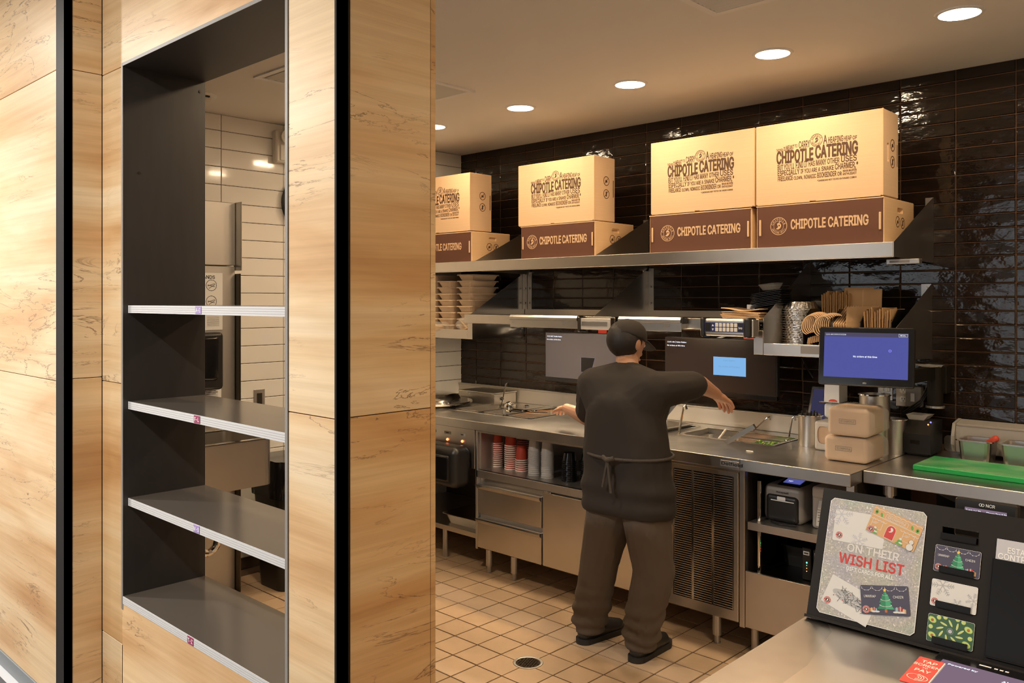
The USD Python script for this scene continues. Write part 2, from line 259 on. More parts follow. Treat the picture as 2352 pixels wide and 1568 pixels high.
# --- maple partition with the pick-up opening
wf = struct('wall_front', 'maple panelled partition with the black lined pick-up opening')
T, G, TOP = .012, .0012, 3.1
ZH, ZS, S1, S2 = 2.492, .483, 1.304, 1.315
OL, OR_ = -3.226, -2.100
def panel(x0, x1, y0, y1, z0, z1, m): obj('panel', B(x0, x1, y0, y1, z0, z1, .0012), m, wf)
obj('core', cat(B(-6.4, XL - T - .001, YN + T, YK - T, 0, TOP), B(XL - T - .001, OL - .014, YF + T, YK - T, 0, TOP), B(OL - .014, OR_ + .014, YF + T, YK - T, ZH + .013, TOP), B(OL - .014, OR_ + .014, YF + T, YK - T, 0, ZS - .03), B(OR_ + .014, XR_ - T - .001, YF + T, YK - T, 0, TOP)), 'black_metal', wf)
for z0, z1, m in ((.064, S1, 'maple_c'), (S1, 2.51, 'maple_a'), (2.51, TOP, 'maple_b')): panel(-6.4, -3.531, YN, YN + T, z0 + G, z1 - G, m)
for z0, z1, m in ((0, 1.318, 'maple_b'), (1.318, 2.495, 'maple_a'), (2.495, TOP, 'maple_b')): panel(XL - T, XL, YN + .022, YF - .0015, z0 + G, z1 - G, m)
panel(XL + G, OL - .012, YF, YF + T, .33 + G, S1 - G, 'maple_b'); panel(XL + G, OL - .012, YF, YF + T, S1 + G, ZH - G, 'maple_a'); panel(XL + G, OR_ + .004, YF, YF + T, ZH + G, TOP, 'maple_c')
panel(XL + G, OL - .002, YF, YF + T, 0, .33 - G, 'maple_a'); panel(OL - .010, OR_ - .002, YF, YF + T, .0, ZS - .001, 'maple_c')
for z0, z1, m in ((0, S1, 'maple_c'), (S1, ZH, 'maple_a'), (ZH, TOP, 'maple_b')): panel(OR_ + .0145, -1.862, YF, YF + T, z0 + G, z1 - G, m)
for z0, z1, m in ((0, 1.309, 'maple_b'), (1.309, TOP, 'maple_a')): panel(XR_ - T, XR_, YF + .027, YK - .018, z0 + G, z1 - G, m)
obj('kitchen_lining', cat(B(-6.4, OL - .013, YK - T, YK, 0, TOP), B(OL - .013, OR_ + .013, YK - T, YK, ZH + .012, TOP), B(OL - .013, OR_ + .013, YK - T, YK, 0, ZS - .03), B(OR_ + .013, XR_ - T, YK - T, YK, 0, TOP)), 'black_laminate', wf)
jm = obj('opening_lining', B(OL - .012, OL, YF - .001, YK - .001, ZS, ZH + .012, .0008), 'black_laminate', wf)
obj('opening_lining', B(OL, OR_, YF - .001, YK - .001, ZH, ZH + .012, .0008), 'black_laminate', wf); obj('opening_lining', B(OR_, OR_ + .012, YF - .001, YK - .001, ZS, ZH + .012, .0008), 'black_laminate', wf)
obj('edge_strip', cat(B(OL - .0125, OL + .001, YF - .0025, YF, ZS - .02, ZH + .012), B(OL, OR_, YF - .0025, YF, ZH, ZH + .012), B(OR_ - .001, OR_ + .0125, YF - .0025, YF, 0, ZH + .012)), 'grey_plastic', wf)
for x, y, n in ((OL, 1.585, 2.45), (OL, 1.345, 2.1)): obj('screw', mv(cyl((0, 0, 0), (.0015, 0, 0), .005, 12), (x, y, n)), 'dark_steel', wf)
obj('corner_trim', cat(B(-3.5295, XL + .001, YN - .002, YN + .02, 0, TOP), B(XL - .02, XL + .001, YN - .002, YN + .0215, 0, TOP)), 'black_metal', wf)
obj('corner_trim', cat(B(-1.861, XR_ + .001, YF - .002, YF + .02, 0, TOP), B(XR_ - .02, XR_ + .001, YF - .002, YF + .0265, 0, TOP)), 'black_metal', wf)
obj('end_trim', B(XR_ - T, XR_ + .0005, YK - .0175, YK, 0, TOP), 'maple_b', wf)
bb = obj('baseboard_front', B(-6.4, -3.5305, YN - .004, YN + T, 0, .064, .002), 'base_grey'); bb.SetCustomDataByKey('kind', 'structure')
# --- the dining room behind the camera: storefront walls with windows
def shop_wall(name, axis, c, spans, lo, hi, a0, a1):
    w = struct(name); g = lambda p, q, z0, z1, d=.1: B(p, q, c, c + d, z0, z1) if axis == 'x' else B(c, c + d, p, q, z0, z1)
    edge = a0
    for s0, s1 in spans: obj('wall_panel', g(edge, s0, 0, 3.1), 'paint', w); obj('wall_panel', g(s0, s1, 0, lo), 'paint', w); obj('wall_panel', g(s0, s1, hi, 3.1), 'paint', w); edge = s1
    obj('wall_panel', g(edge, a1, 0, 3.1), 'paint', w)
    for s0, s1 in spans:
        win = struct('window_%d' % (1 + sum(1 for p in stage.GetPrimAtPath('/World').GetChildren() if p.GetName().startswith('window_'))))
        n = 3
        for k in range(n + 1): p = s0 + (s1 - s0) * k / n; obj('mullion', g(p - .03, p + .03, lo, hi), 'black_metal', win)
        obj('window_rail', g(s0, s1, lo, lo + .05), 'black_metal', win); obj('window_rail', g(s0, s1, hi - .05, hi), 'black_metal', win)
shop_wall('wall_storefront', 'x', -5.4, [(-6.5, -1.5)], .45, 2.75, -8.4, 2.6); shop_wall('wall_side', 'y', -8.4, [(-3.9, -.9)], .4, 2.6, -5.4, YN)
wr = struct('wall_right'); obj('wall_panel', B(2.5, 2.6, -5.4, YB, 0, 3.1), 'paint', wr)
# --- ceiling lamps
def downlight(name, x, y, z, r, lens, label, grp, ref=[]):
    t = thing(name, label, 'ceiling light', (x, y, z), group=grp)
    obj('lens', lathe([(0, -.0035), (r * .8, -.0035), (r, -.003)], 36), lens, t); obj('trim_ring', lathe([(r, -.006), (r * 1.14, -.005), (r * 1.2, 0), (r, 0), (r, -.006)], 36), 'white', t); return t
for k, (x, w) in enumerate(zip((-.968, -1.720, -2.481, -3.231, -3.972), ('nearest the right edge of the photo', 'second from the right', 'in the middle of the row', 'fourth from the right', 'farthest left, half behind the maple post'))):
    downlight('downlight', x * 1.011, 3.508, CEIL, .074, 'lamp_lens', 'glowing round recessed downlight, ' + w, None)
for x in (-.1, .7, 1.5): downlight('serving_downlight', x, 1.72, CEIL, .074, 'serving_lens', 'recessed downlight over the serving counter', 'downlights over the serving counter')
downlight('serving_downlight', -3.0, 2.05, CEIL, .074, 'serving_lens', 'recessed downlight behind the maple partition', None)
for x, y in ((-5.2, -.13), (-2.6, -.55)): downlight('dining_spotlight', x, y, 3.1, .06, 'spot_lens', 'dining ceiling spotlight aimed at the maple wall', 'dining spotlights')
for x in (-6.6, -4.9):
    for y in (-1.4, -3.4): downlight('dining_light', x, y, 3.1, .09, 'dining_lens', 'round recessed dining ceiling light', 'dining ceiling lights')
# ================================================================== WALL SHELVES
YS = 3.822
def plate(x, pts, t=.003): return onto(extrude(Polygon(pts), t), (x + t, 0, 0), (0, 1, 0), (0, 0, 1)) if 0 else cat((lambda m: (np.c_[m[0][:, 2] + x - t / 2, m[0][:, 0], m[0][:, 1]], m[1]))(extrude(Polygon(pts), t)))
def bolt(x, z, p, y=None, r=.0065, t=None): obj('bolt', cyl((x, YB - .012, z), (x, YB - .019, z), r, 10), 'steel_soft', p)
ZW = lambda z: EYE + (z - EYE) * K
YW = YB - .006                                                        # face of the tiles
us = thing('wall_shelf', 'long upper stainless steel shelf that carries the catering boxes', 'shelf')
obj('deck', B(XW + .012, -1.332, YS, YW, 1.860, 1.872), 'steel', us)
obj('front_lip', cat(B(XW + .012, -1.332, YS - .003, YS + .012, 1.808, 1.8735, .0025), B(XW + .012, -1.332, YS, YS + .02, 1.806, 1.810)), 'steel', us)
for x in (-3.962, -2.975, -1.3305):
    obj('bracket', plate(x, [(YS - .002, 1.873), (YW, ZW(2.105)), (YW, 1.797), (YS - .002, 1.808)]), 'steel', us)
    obj('wall_flange', B(x - .036, x, YW - .003, YW, 1.88, ZW(2.105)), 'steel_soft', us)
    for z in (1.93, ZW(2.07)): bolt(x - .018, z, us)
obj('tag_holder', B(-1.39, -1.25, 3.90, 3.94, 1.778, 1.800, .002), 'steel_soft', us); obj('tag_card', B(-1.375, -1.29, 3.8985, 3.8995, 1.784, 1.794), 'grey_plastic', us)
s1 = thing('wall_shelf', 'short lower steel shelf at the left end, holding stacked pulp trays', 'shelf')
obj('deck', B(XW + .012, -4.012, YS, YW, 1.400, 1.410), 'steel', s1); obj('front_lip', B(XW + .012, -4.030, YS - .003, YS + .01, 1.362, 1.424, .002), 'steel', s1)
obj('side_plate', plate(-4.010, [(YS, 1.362), (YS, 1.524), (YW, ZW(1.813)), (YW, 1.362)]), 'steel_bright', s1)
obj('corner_flange', B(-4.030, -3.985, YS - .0045, YS - .0015, 1.362, 1.470, .001), 'steel', s1); obj('wall_flange', B(-4.055, -4.012, YW - .003, YW, 1.53, ZW(1.81)), 'steel_soft', s1)
s2 = thing('wall_shelf', 'long middle steel shelf with the heat lamps fixed along its front', 'shelf')
obj('deck', B(-4.006, -1.946, YS - .03, YW, 1.510, 1.520), 'steel', s2); obj('front_lip', B(-4.030, -1.950, YS - .034, YS - .024, 1.468, 1.5245, .002), 'steel', s2); obj('upstand', B(-4.006, -1.946, YW - .004, YW, 1.52, 1.556), 'steel', s2)
obj('divider', plate(-2.975, [(YS - .02, 1.522), (YW, ZW(1.815)), (YW, 1.522)]), 'steel', s2)
for x, n in ((-3.985, 1), (-2.975, 1)):
    obj('wall_flange', B(x + .002, x + .04, YW - .003, YW, 1.556, ZW(1.81)), 'steel_soft', s2); obj('wall_flange', B(x - .04, x - .002, YW - .003, YW, 1.556, ZW(1.81)), 'steel_soft', s2)
    for z in (1.60, 1.70, 1.80): bolt(x + .02, z, s2); bolt(x - .02, z, s2)
s3 = thing('wall_shelf', 'low right hand steel shelf with foil pans and paper bags', 'shelf')
obj('deck', B(-1.941, -1.339, YS, YW, 1.392, 1.402), 'steel', s3); obj('front_lip', B(-1.942, -1.336, YS - .003, YS + .008, 1.351, 1.409, .002), 'steel', s3)
obj('side_plate', plate(-1.942, [(YS, 1.352), (YS, 1.530), (YW, ZW(1.822)), (YW, 1.352)]), 'steel', s3); obj('corner_flange', B(-1.992, -1.943, YS - .0045, YS - .0015, 1.352, 1.470, .001), 'steel', s3)
obj('side_plate', plate(-1.337, [(YS, 1.351), (YS + .05, 1.496), (YW, ZW(1.695)), (YW, 1.335)]), 'steel', s3); obj('wall_flange', B(-1.385, -1.339, YW - .003, YW, 1.60, ZW(1.695)), 'steel_soft', s3); bolt(-1.362, 1.675, s3, r=.009)
obj('price_channel', B(-1.752, -1.45, YS - .0045, YS - .003, 1.366, 1.402), 'grey_plastic', s3)
# ------------------------------------------------------------------ printed lettering of the catering cartons
def medallion(r, words=True):
    out = [extrude(affinity.scale(ring(.93, 1.0), r, r), .0004), extrude(affinity.scale(ring(.56, .60), r, r), .0004)]
    if words: out += [arc_text('CHIPOTLE', .76 * r, .22 * r, 162, 18), arc_text('MEXICAN GRILL', .76 * r, .16 * r, 206, 334, inward=True)]
    pep = Polygon([(.02, .34), (.20, .22), (.26, .02), (.16, -.20), (-.06, -.34), (-.26, -.30), (-.10, -.20), (-.02, -.06), (-.10, .10), (-.16, .26)]).buffer(.04)
    out.append(extrude(affinity.scale(pep.difference(Point(.06, .06).buffer(.09)), r, r, origin=(0, 0)), .0004)); out.append(extrude(affinity.scale(Polygon([(.0, .34), (.08, .36), (.20, .50), (.14, .52), (.03, .40)]).buffer(.02), r, r, origin=(0, 0)), .0004))
    return cat(*out)
def words_row(items, bold=False): return cat(*[text(t, h, w, bold or b, x, y) for t, x, y, w, h, b in items])
def carton_print(dx):
    L = [('THIS BOX', .108, .253, .034, .012, 0), ('IS', .145, .254, .010, .017, 0), ('MEANT', .158, .254, .040, .022, 0), ('TO', .201, .262, .014, .014, 0), ('CARRY', .222, .256, .054, .032, 0), ('A', .341, .263, .018, .038, 0), ('HEAPING', .364, .263, .070, .027, 0), ('HEAP', .438, .264, .034, .021, 0), ('OF', .477, .265, .020, .016, 0),
         ('CHIPOTLE', .110, .194, .182, .056, 1), ('CATERING', .303, .200, .197, .056, 1),
         ("BUT YOU'LL", .114, .163, .085, .024, 0), ('FIND IT', .207, .163, .058, .029, 0), ('HAS', .270, .165, .030, .023, 0), ('MANY', .306, .165, .048, .026, 0), ('OTHER', .360, .167, .056, .023, 0), ('USES', .424, .168, .072, .027, 0),
         ('ESPECIALLY', .115, .135, .110, .024, 0), ('IF YOU ARE', .231, .136, .080, .019, 0), ('A', .316, .136, .010, .019, 0), ('SNAKE', .332, .137, .058, .020, 0), ('CHARMER,*', .396, .137, .106, .026, 0),
         ('FREELANCE', .116, .109, .075, .021, 0), ('CLOWN,', .197, .109, .044, .015, 0), ('NOMADIC', .248, .108, .058, .018, 0), ('BOOKBINDER', .312, .107, .090, .023, 0), ('OR', .407, .107, .020, .017, 0), ('BRAN MUFFIN', .433, .121, .062, .010, 1), ('ENTHUSIAST', .433, .107, .062, .010, 1),
         ('*CARDBOARD NOT TESTED ON FANGED COBRAS', .312, .089, .183, .0075, 0)]
    return cat(*[heavy(words_row([(t, x + dx, y, w, h, True)]), .0012) for t, x, y, w, h, b in L if h > .05], words_row([(t, x + dx, y, w, h, True) for t, x, y, w, h, b in L if h <= .05]), mv(medallion(.030), (.308 + dx, .284, 0)))
def slashed(r, kind):                                                 # small round care symbols on the box ends
    s = ring(.86, 1.0, 24).union(affinity.rotate(sbox(-.9, -.06, .9, .06), 45, origin=(0, 0))).union(sbox(-.2, -.5, .2, .5) if kind else Polygon([(-.4, -.3), (.4, -.3), (.3, .2), (-.3, .2)]))
    return extrude(affinity.scale(s, r, r, origin=(0, 0)), .0004)
FR = lambda m, y=0.0: onto(m, (0, y - .0001, 0), (1, 0, 0), (0, 0, 1))
SD = lambda m, x, y, z: onto(m, (x + .0001, y, z), (0, 1, 0), (0, 0, 1))
def kraft_carton(x, y, z, w, d, h, label, hole, dx=0.0):
    t = thing('catering_carton', label, 'cardboard box', (x, y, z))
    body = m3.Manifold.hull_points(np.array(B(0, w, 0, d, 0, h, .003)[0]))
    if hole: body = body - m3.Manifold.hull_points(np.array(RB(w - .012, w + .02, .048, .072, .155, .241, .011)[0]))
    obj('body', body, 'kraft_pale', t)
    obj('bottom_flap', cat(B(.01, w * .45, -.0025, .004, -.003, .004), B(w * .5, w - .01, -.0025, .004, -.002, .003)), 'kraft', t); obj('seam_tape', B(w - .004, w + .0012, -.0012, .006, 0, h), 'kraft', t)
    obj('printed_lettering', FR(carton_print(dx)), 'print_brown', t)
    obj('care_symbol', SD(slashed(.028, 0), w, .116, .236), 'print_brown', t); obj('care_symbol', SD(slashed(.028, 1), w, .116, .160), 'print_brown', t); obj('printed_bar', SD(extrude(sbox(-.003, -.05, .003, .05), .0004), w, d * .92, .195), 'print_brown', t)
    return t
def dark_carton(x, y, z, w, d, h, label, dx=0.0):
    t = thing('catering_tray_box', label, 'cardboard box', (x, y, z))
    body = m3.Manifold.hull_points(np.array(B(0, w, .004, d, 0, h, .003)[0])) - m3.Manifold.hull_points(np.array(RB(w - .012, w + .02, .164, .24, .142, .168, .011)[0]))
    obj('body', body, 'kraft', t); obj('front_panel', B(.006, w - .006, 0, .006, .002, h - .004, .001), 'brown_print', t)
    obj('lid_edge', B(0, w, -.001, .004, h - .006, h, .001), 'kraft_pale', t)
    for a in (.016, w - .022): obj('lock_tab', B(a, a + .010, -.004, .002, .058, .137, .002), 'kraft_pale', t)
    obj('printed_lettering', FR(cat(heavy(text('CHIPOTLE', .044, .170, True, .179 + dx, .084), .0010), heavy(text('CATERING', .044, .184, True, .361 + dx, .084), .0010), mv(medallion(.043), (.117 + dx, .102, 0)))), 'kraft_pale', t)
    obj('care_symbol', SD(slashed(.026, 0), w, .170, .103), 'print_brown', t); obj('care_symbol', SD(slashed(.026, 1), w, .234, .100), 'print_brown', t); return t
YC_ = YS + .030
kraft_carton(-1.998, YC_, 2.084, .612, .190, .388, 'tall kraft catering carton at the right end of the upper shelf, with a hand slot', True)
kraft_carton(-2.618, YC_, 2.083, .612, .190, .388, 'tall kraft catering carton second from the right on the upper shelf', False)
kraft_carton(-3.607, YC_, 2.080, .600, .200, .376, 'tall kraft catering carton standing alone in the middle of the upper shelf', False)
kraft_carton(XW + .02, YC_, 2.080, -4.043 - XW - .02, .203, .384, 'tall kraft catering carton cut off by the maple post, upper shelf, far left', False, -4.043 - XW - .02 - .604)
dark_carton(-1.995, YC_, 1.874, .613, .385, .205, 'dark brown catering box under the rightmost kraft carton, with a hand hole in its end')
dark_carton(-2.627, YC_, 1.874, .605, .385, .203, 'dark brown catering box under the second kraft carton from the right')
dark_carton(-3.586, YC_, 1.874, .583, .386, .202, 'reddish brown catering box under the lone middle kraft carton', -.02)
dark_carton(XW + .02, YC_, 1.874, -4.031 - XW - .02, .372, .200, 'dark brown catering box half hidden by the maple post at far left', -4.031 - XW - .02 - .64)
# ------------------------------------------------------------------ heat lamps along the middle shelf
YH = YS - .035
def heat_bar(x0, x1, label):
    t = thing('heat_lamp', label, 'heat lamp')
    prof = [(0, 1.470), (-.052, 1.470), (-.052, 1.499), (-.060, 1.503), (-.060, 1.516), (-.048, 1.529), (0, 1.529)]
    obj('housing', (lambda m: (np.c_[m[0][:, 2] + x0, m[0][:, 0] + YH, m[0][:, 1]], m[1]))(extrude(Polygon(prof), x1 - x0)), 'alu', t)
    obj('lamp_tube', B(x0 + .03, x1 - .03, YH - .040, YH - .008, 1.466, 1.4695), 'heat_tube', t); obj('skirt', B(x0, x1, YH - .052, YH - .048, 1.455, 1.471, .001), 'alu', t); obj('end_cap', B(x1 - .001, x1 + .010, YH - .058, YH - .004, 1.496, 1.530, .004), 'black_plastic', t); obj('rating_plate', B(x1 - .11, x1 - .07, YH - .0530, YH - .0518, 1.478, 1.494), 'grey_plastic', t); obj('screw', cyl((x0 + .025, YH - .0505, 1.484), (x0 + .025, YH - .0545, 1.484), .004, 8), 'steel', t)
heat_bar(-3.565, -3.035, 'long aluminium heat lamp bar at the left of the middle shelf front'); heat_bar(-2.747, -2.352, 'shorter aluminium heat lamp bar in the middle of the middle shelf front')
t = thing('heat_lamp_switch', 'grey heat lamp switch box with dark end plates between the two lamp bars', 'switch box')
obj('body', B(-3.010, -2.786, YH - .056, YH - .002, 1.452, 1.516, .003), 'light_grey', t); obj('end_plate', B(-3.022, -3.010, YH - .070, YH - .002, 1.438, 1.524, .004), 'dark_steel', t); obj('end_plate', B(-2.790, -2.756, YH - .074, YH - .002, 1.432, 1.526, .006), 'dark_steel', t); obj('rating_plate', B(-3.0, -2.82, YH - .0575, YH - .0562, 1.474, 1.498), 'steel_soft', t)
t = thing('timer_unit', 'silver timer control with black end caps and twelve white keys under the middle shelf', 'control unit')
cx0, cx1 = -2.205, -1.985; yb_ = YH - .075
obj('body', RB(cx0, cx1, yb_, YH - .004, 1.440, 1.528, .012), 'alu', t)
for a, b in ((cx0 - .020, cx0 + .002), (cx1 - .002, cx1 + .030)): obj('end_cap', RB(a, b, yb_ - .008, YH - .004, 1.434, 1.532, .010), 'black_plastic', t)
obj('side_clip', B(cx1 + .031, cx1 + .040, yb_ + .01, YH - .006, 1.440, 1.524, .003), 'steel_soft', t)
kp = obj('key_panel', B(cx0 + .004, cx1 - .004, yb_ - .0015, yb_ + .002, 1.461, 1.508, .001), 'screen_dim', t)
for c in range(6):
    for r_ in range(2): q = cx0 + .064 + .0206 * c; obj('key', B(q, q + .0168, yb_ - .004, yb_ - .001, 1.464 + .022 * r_, 1.483 + .022 * r_, .0015), 'off_white', t)
for r_ in range(2): obj('arrow_key', FR(extrude(Polygon([(cx0 + .045, 1.467 + .022 * r_), (cx0 + .057, 1.467 + .022 * r_), (cx0 + .051, 1.478 + .022 * r_)]) if r_ else Polygon([(cx0 + .045, 1.478), (cx0 + .057, 1.478), (cx0 + .051, 1.467)]), .001), yb_ - .002), 'white', t)
obj('display', B(cx0 + .008, cx0 + .038, yb_ - .003, yb_ - .001, 1.464, 1.505), 'black_plastic', t); obj('display', B(cx1 - .030, cx1 - .008, yb_ - .003, yb_ - .001, 1.464, 1.505), 'black_plastic', t)
obj('printed_lettering', FR(text('Dump', .010, .020, True, cx1 - .029, 1.478), yb_ - .0032), 'white', t)
# ------------------------------------------------------------------ order screens
def order_screen(x0, z0, lines, label, extra, glass='screen_off'):
    t = thing('order_screen', label, 'monitor', (x0, 4.12, z0)); w, h = .685, .318
    obj('housing', B(0, w, 0, .035, 0, h, .004), 'black_plastic', t); obj('screen', B(.006, w - .006, -.0015, .001, .028, h - .006), glass, t); obj('lower_bezel', B(0, w, -.003, .02, 0, .026, .002), 'gloss_black', t); obj('wall_mount', B(w / 2 - .06, w / 2 + .06, .035, YB - 4.12 - .008, .10, .22), 'black_metal', t)
    s = obj('screen_lettering', FR(cat(text(lines[0], .0075, .126, True, .018, h - .032), text(lines[1], .0075, .116, True, .018, h - .052)), -.0018), 'screen_text', t)
    obj('maker_mark', FR(cat(extrude(Point(w / 2 - .012, .033).buffer(.004), .0004), text('LG', .007, None, True, w / 2 - .004, .030)), -.0018), 'white', t)
    extra(t, h)
def ex1(t, h): obj('ghost_patch', FR(extrude(Polygon([(.300, .075), (.300, .165), (.408, .165), (.378, .075)]), .0005), -.0018), 'gloss_black', t); obj('window_outline', FR(extrude(Polygon([(.300, .075), (.300, .165), (.408, .165), (.378, .075)]).buffer(.003).difference(Polygon([(.300, .075), (.300, .165), (.408, .165), (.378, .075)])), .0004), -.0017), 'screen_grey', t)  # dark quadrilateral copies an image editing ghost, nothing the screen displays
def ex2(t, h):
    w_ = obj('painted_reflection', FR(extrude(sbox(.315, .118, .510, .218), .0004), -.0017), 'screen_reflected', t); obj('window_lettering', FR(cat(text('Expo Station', .009, None, False, .412, .196, .0003, 'c'), text('No orders at this time', .010, .125, False, .412, .162, .0003, 'c')), -.0023), 'screen_reflected_text', t)  # glowing panel and mirrored words paint in the reflection of another screen
order_screen(-3.617, 1.096, ('11:01 AM | Tortilla Station', 'No orders at this time'), 'wide dark order screen on the left, reading Tortilla Station', ex1, 'screen_sheen_glow')
order_screen(-2.703, 1.091, ('11:01 AM | Salsa Station', 'No orders at this time'), 'wide dark order screen on the right with a painted light blue reflection of another screen', ex2)
t = thing('surge_plug', 'white and red plug tag above the right order screen', 'plug'); obj('plug_body', RB(-2.33, -2.26, YW - .03, YW, 1.43, 1.455, .006), 'white', t); obj('tag', B(-2.33, -2.21, YW - .008, YW - .004, 1.395, 1.425, .001), 'red', t); obj('cord', tube([(-2.33, YW - .01, 1.44), (-2.42, YW - .02, 1.42), (-2.5, YW - .03, 1.39)], .006), 'white', t)
t = thing('surge_plug', 'white and red plug tag above the left order screen', 'plug'); obj('plug_body', RB(-3.36, -3.30, YW - .03, YW, 1.43, 1.455, .006), 'white', t); obj('tag', B(-3.36, -3.29, YW - .008, YW - .004, 1.40, 1.425, .001), 'red', t)
# ------------------------------------------------------------------ things on the wall shelves
def tray_mesh(w, d, h): return cat(m3.Manifold.hull_points(np.array(RV(-w / 2, w / 2, -d / 2, d / 2, 0, h, .03, 16, .016)[0])) - m3.Manifold.hull_points(np.array(RV(-w / 2 + .006, w / 2 - .006, -d / 2 + .006, d / 2 - .006, .004, h + .01, .028, 16, .014)[0])))
tr0 = None; ordn = ('left', 'middle', 'right')
for k, (x, n, sh) in enumerate(((-4.480, 9, 0), (-4.330, 8, 0), (-4.150, 9, .0))):
    for q in range(n):
        lab = f'pulp tray with a flat rim in the {ordn[k]} stack on the short left shelf'; lc = (x + .0025 * ((q * 7) % 3 - 1), 3.99 + .02 * k, 1.4105 + .0425 * q); grp = f'pulp trays of the {ordn[k]} stack'
        if tr0 is None:
            tr0 = thing('pulp_tray', lab, 'food tray', lc, (0, 0, 0), grp); obj('bowl', tray_mesh(.145, .26, .034), 'pulp', tr0); obj('rim', m3.Manifold.hull_points(np.array(RV(-.082, .082, -.14, .14, .034, .038, .03)[0])) - m3.Manifold.hull_points(np.array(RV(-.066, .066, -.124, .124, .030, .05, .027)[0])), 'pulp', tr0); obj('lid', RV(-.080, .080, -.138, .138, .0385, .0415, .03), 'pulp', tr0)
        else: dup(tr0, lc, (0, 0, (q * 37 % 5 - 2) * .8), lab, grp)
t = thing('tortilla_pack', 'stack of flour tortillas in clear film in front of the pulp trays', 'tortillas', (-4.42, 3.845, 1.4105))
for k in range(7): obj('tortilla', lathe([(0, 0), (.095, 0), (.096, .004), (0, .0045)], 28, (.004 * ((k * 5) % 3), .002 * (k % 3), .0055 * k)), 'tortilla', t)
v, f = RB(-.125, .13, -.115, .07, 0, .055, .03); v += .012 * (meshkit.noise(v * 40) - .5)[:, None] * np.array([1, 1, 1]); v[:, 2] = np.maximum(v[:, 2], 0); obj('film_wrap', (v, f), 'film', t, True)
t = thing('plastic_bag', 'crumpled clear bag of chips lying at the right end of the short left shelf', 'bag', (-4.11, 3.87, 1.4105))
m = trimesh.creation.icosphere(3); v = np.array(m.vertices) * (.075, .055, .045); v += .030 * (meshkit.fbm(v * 30, 3) - .5)[:, None] * np.array(m.vertices); v[:, 2] += .045; v[:, 2] = np.maximum(v[:, 2], 0); obj('film', (v, m.faces), 'film', t, True)
for k in range(5): obj('chip', mv(hull([(0, 0, 0), (.05, 0, .002), (.025, .045, .006), (.025, .02, .012)]), (-.03 + .012 * k, -.02 + .006 * (k % 2), .010 + .007 * k), 40 * k, 12 * k), 'tortilla', t)
t = thing('paper_bag_stack', 'folded brown paper bags lying flat on the middle shelf above the timer', 'paper bags', (-2.20, 3.86, 1.5205))
for k in range(8):
    v, f = tri(trimesh.Trimesh(*B(0, .215 - .003 * (k % 3), 0, .17, 0, .0045, .001)).subdivide().subdivide().subdivide()); v[:, 2] += .0058 * k + .005 * np.sin(v[:, 0] * 22 + k) * (k / 8) + (.012 if k == 7 else 0) * (np.abs(v[:, 0] - .1) / .1); v[:, 0] += .004 * ((k * 3) % 4); v[:, 2] -= min(0, v[:, 2].min()); obj('folded_bag', (v, f), 'bag_paper' if k < 7 else 'kraft', t)
t = thing('lid_pile', 'leaning pile of black plastic lids against the divider of the middle shelf', 'lids', (-1.985, 4.02, 1.5205))
for k in range(9): obj('lid', mv(m3.Manifold.hull_points(np.array(RV(-.085, .085, -.07, .07, 0, .003, .02)[0])), (-.02 + .004 * (k % 3), 0, .068 + .0085 * k), 0, 0, -9), 'black_plastic', t)
obj('bowl', RV(-.08, .045, -.07, .07, 0, .060, .02, 16, .02), 'gloss_black', t); obj('clear_lid', mv(RV(-.05, .06, -.05, .05, 0, .03, .03, 16, .015), (-.02, .0, .150), 0, 0, -6), 'film', t)
obj('white_sleeve', B(-.125, -.07, -.05, .05, .05, .075, .002), 'white', t)
# round foil pans
def foil_pan(r0, r1, h, n=48):
    prof = [(0, 0.001), (r0, 0), (r1, h - .006), (r1 + .007, h - .004), (r1 + .007, h), (r1 + .004, h), (r1 - .003, h - .003), (r0 - .003, .003), (0, .003)]; v, f = lathe(prof, n); a = np.arctan2(v[:, 1], v[:, 0]); rr = np.hypot(v[:, 0], v[:, 1]); s_ = 1 + .012 * np.cos(a * 24) * (v[:, 2] > .004) * (v[:, 2] < h - .004); return np.c_[v[:, 0] * s_, v[:, 1] * s_, v[:, 2]], f
fp0 = None; c0 = on(1822, 789, 1.402); cxp, cyp = c0[0], c0[1] + .085
for k in range(15):
    lab, lc, grp = 'round foil pan nested upside down in the tall stack on the right shelf', (cxp, cyp, 1.4025 + .012 * k), 'foil pans of the tall stack'
    if fp0 is None: fp0 = thing('foil_pan', lab, 'foil pan', lc, (0, 0, 0), grp); obj('shell', mv(foil_pan(.070, .082, .040), (0, 0, .040), rx=180), 'foil', fp0)
    else: dup(fp0, lc, (0, 0, 11 * k), lab, grp)
t = thing('foil_pan', 'round foil pan tipped against the wall behind the tall stack', 'foil pan', (cxp + .045, 4.235, 1.545), (-50, 10, 0)); obj('shell', mv(foil_pan(.070, .085, .050), (0, 0, .05), rx=180), 'foil', t); obj('paperboard_lid', lathe([(0, -.002), (.088, -.002), (.088, 0), (0, 0)], 32), 'light_grey', t)
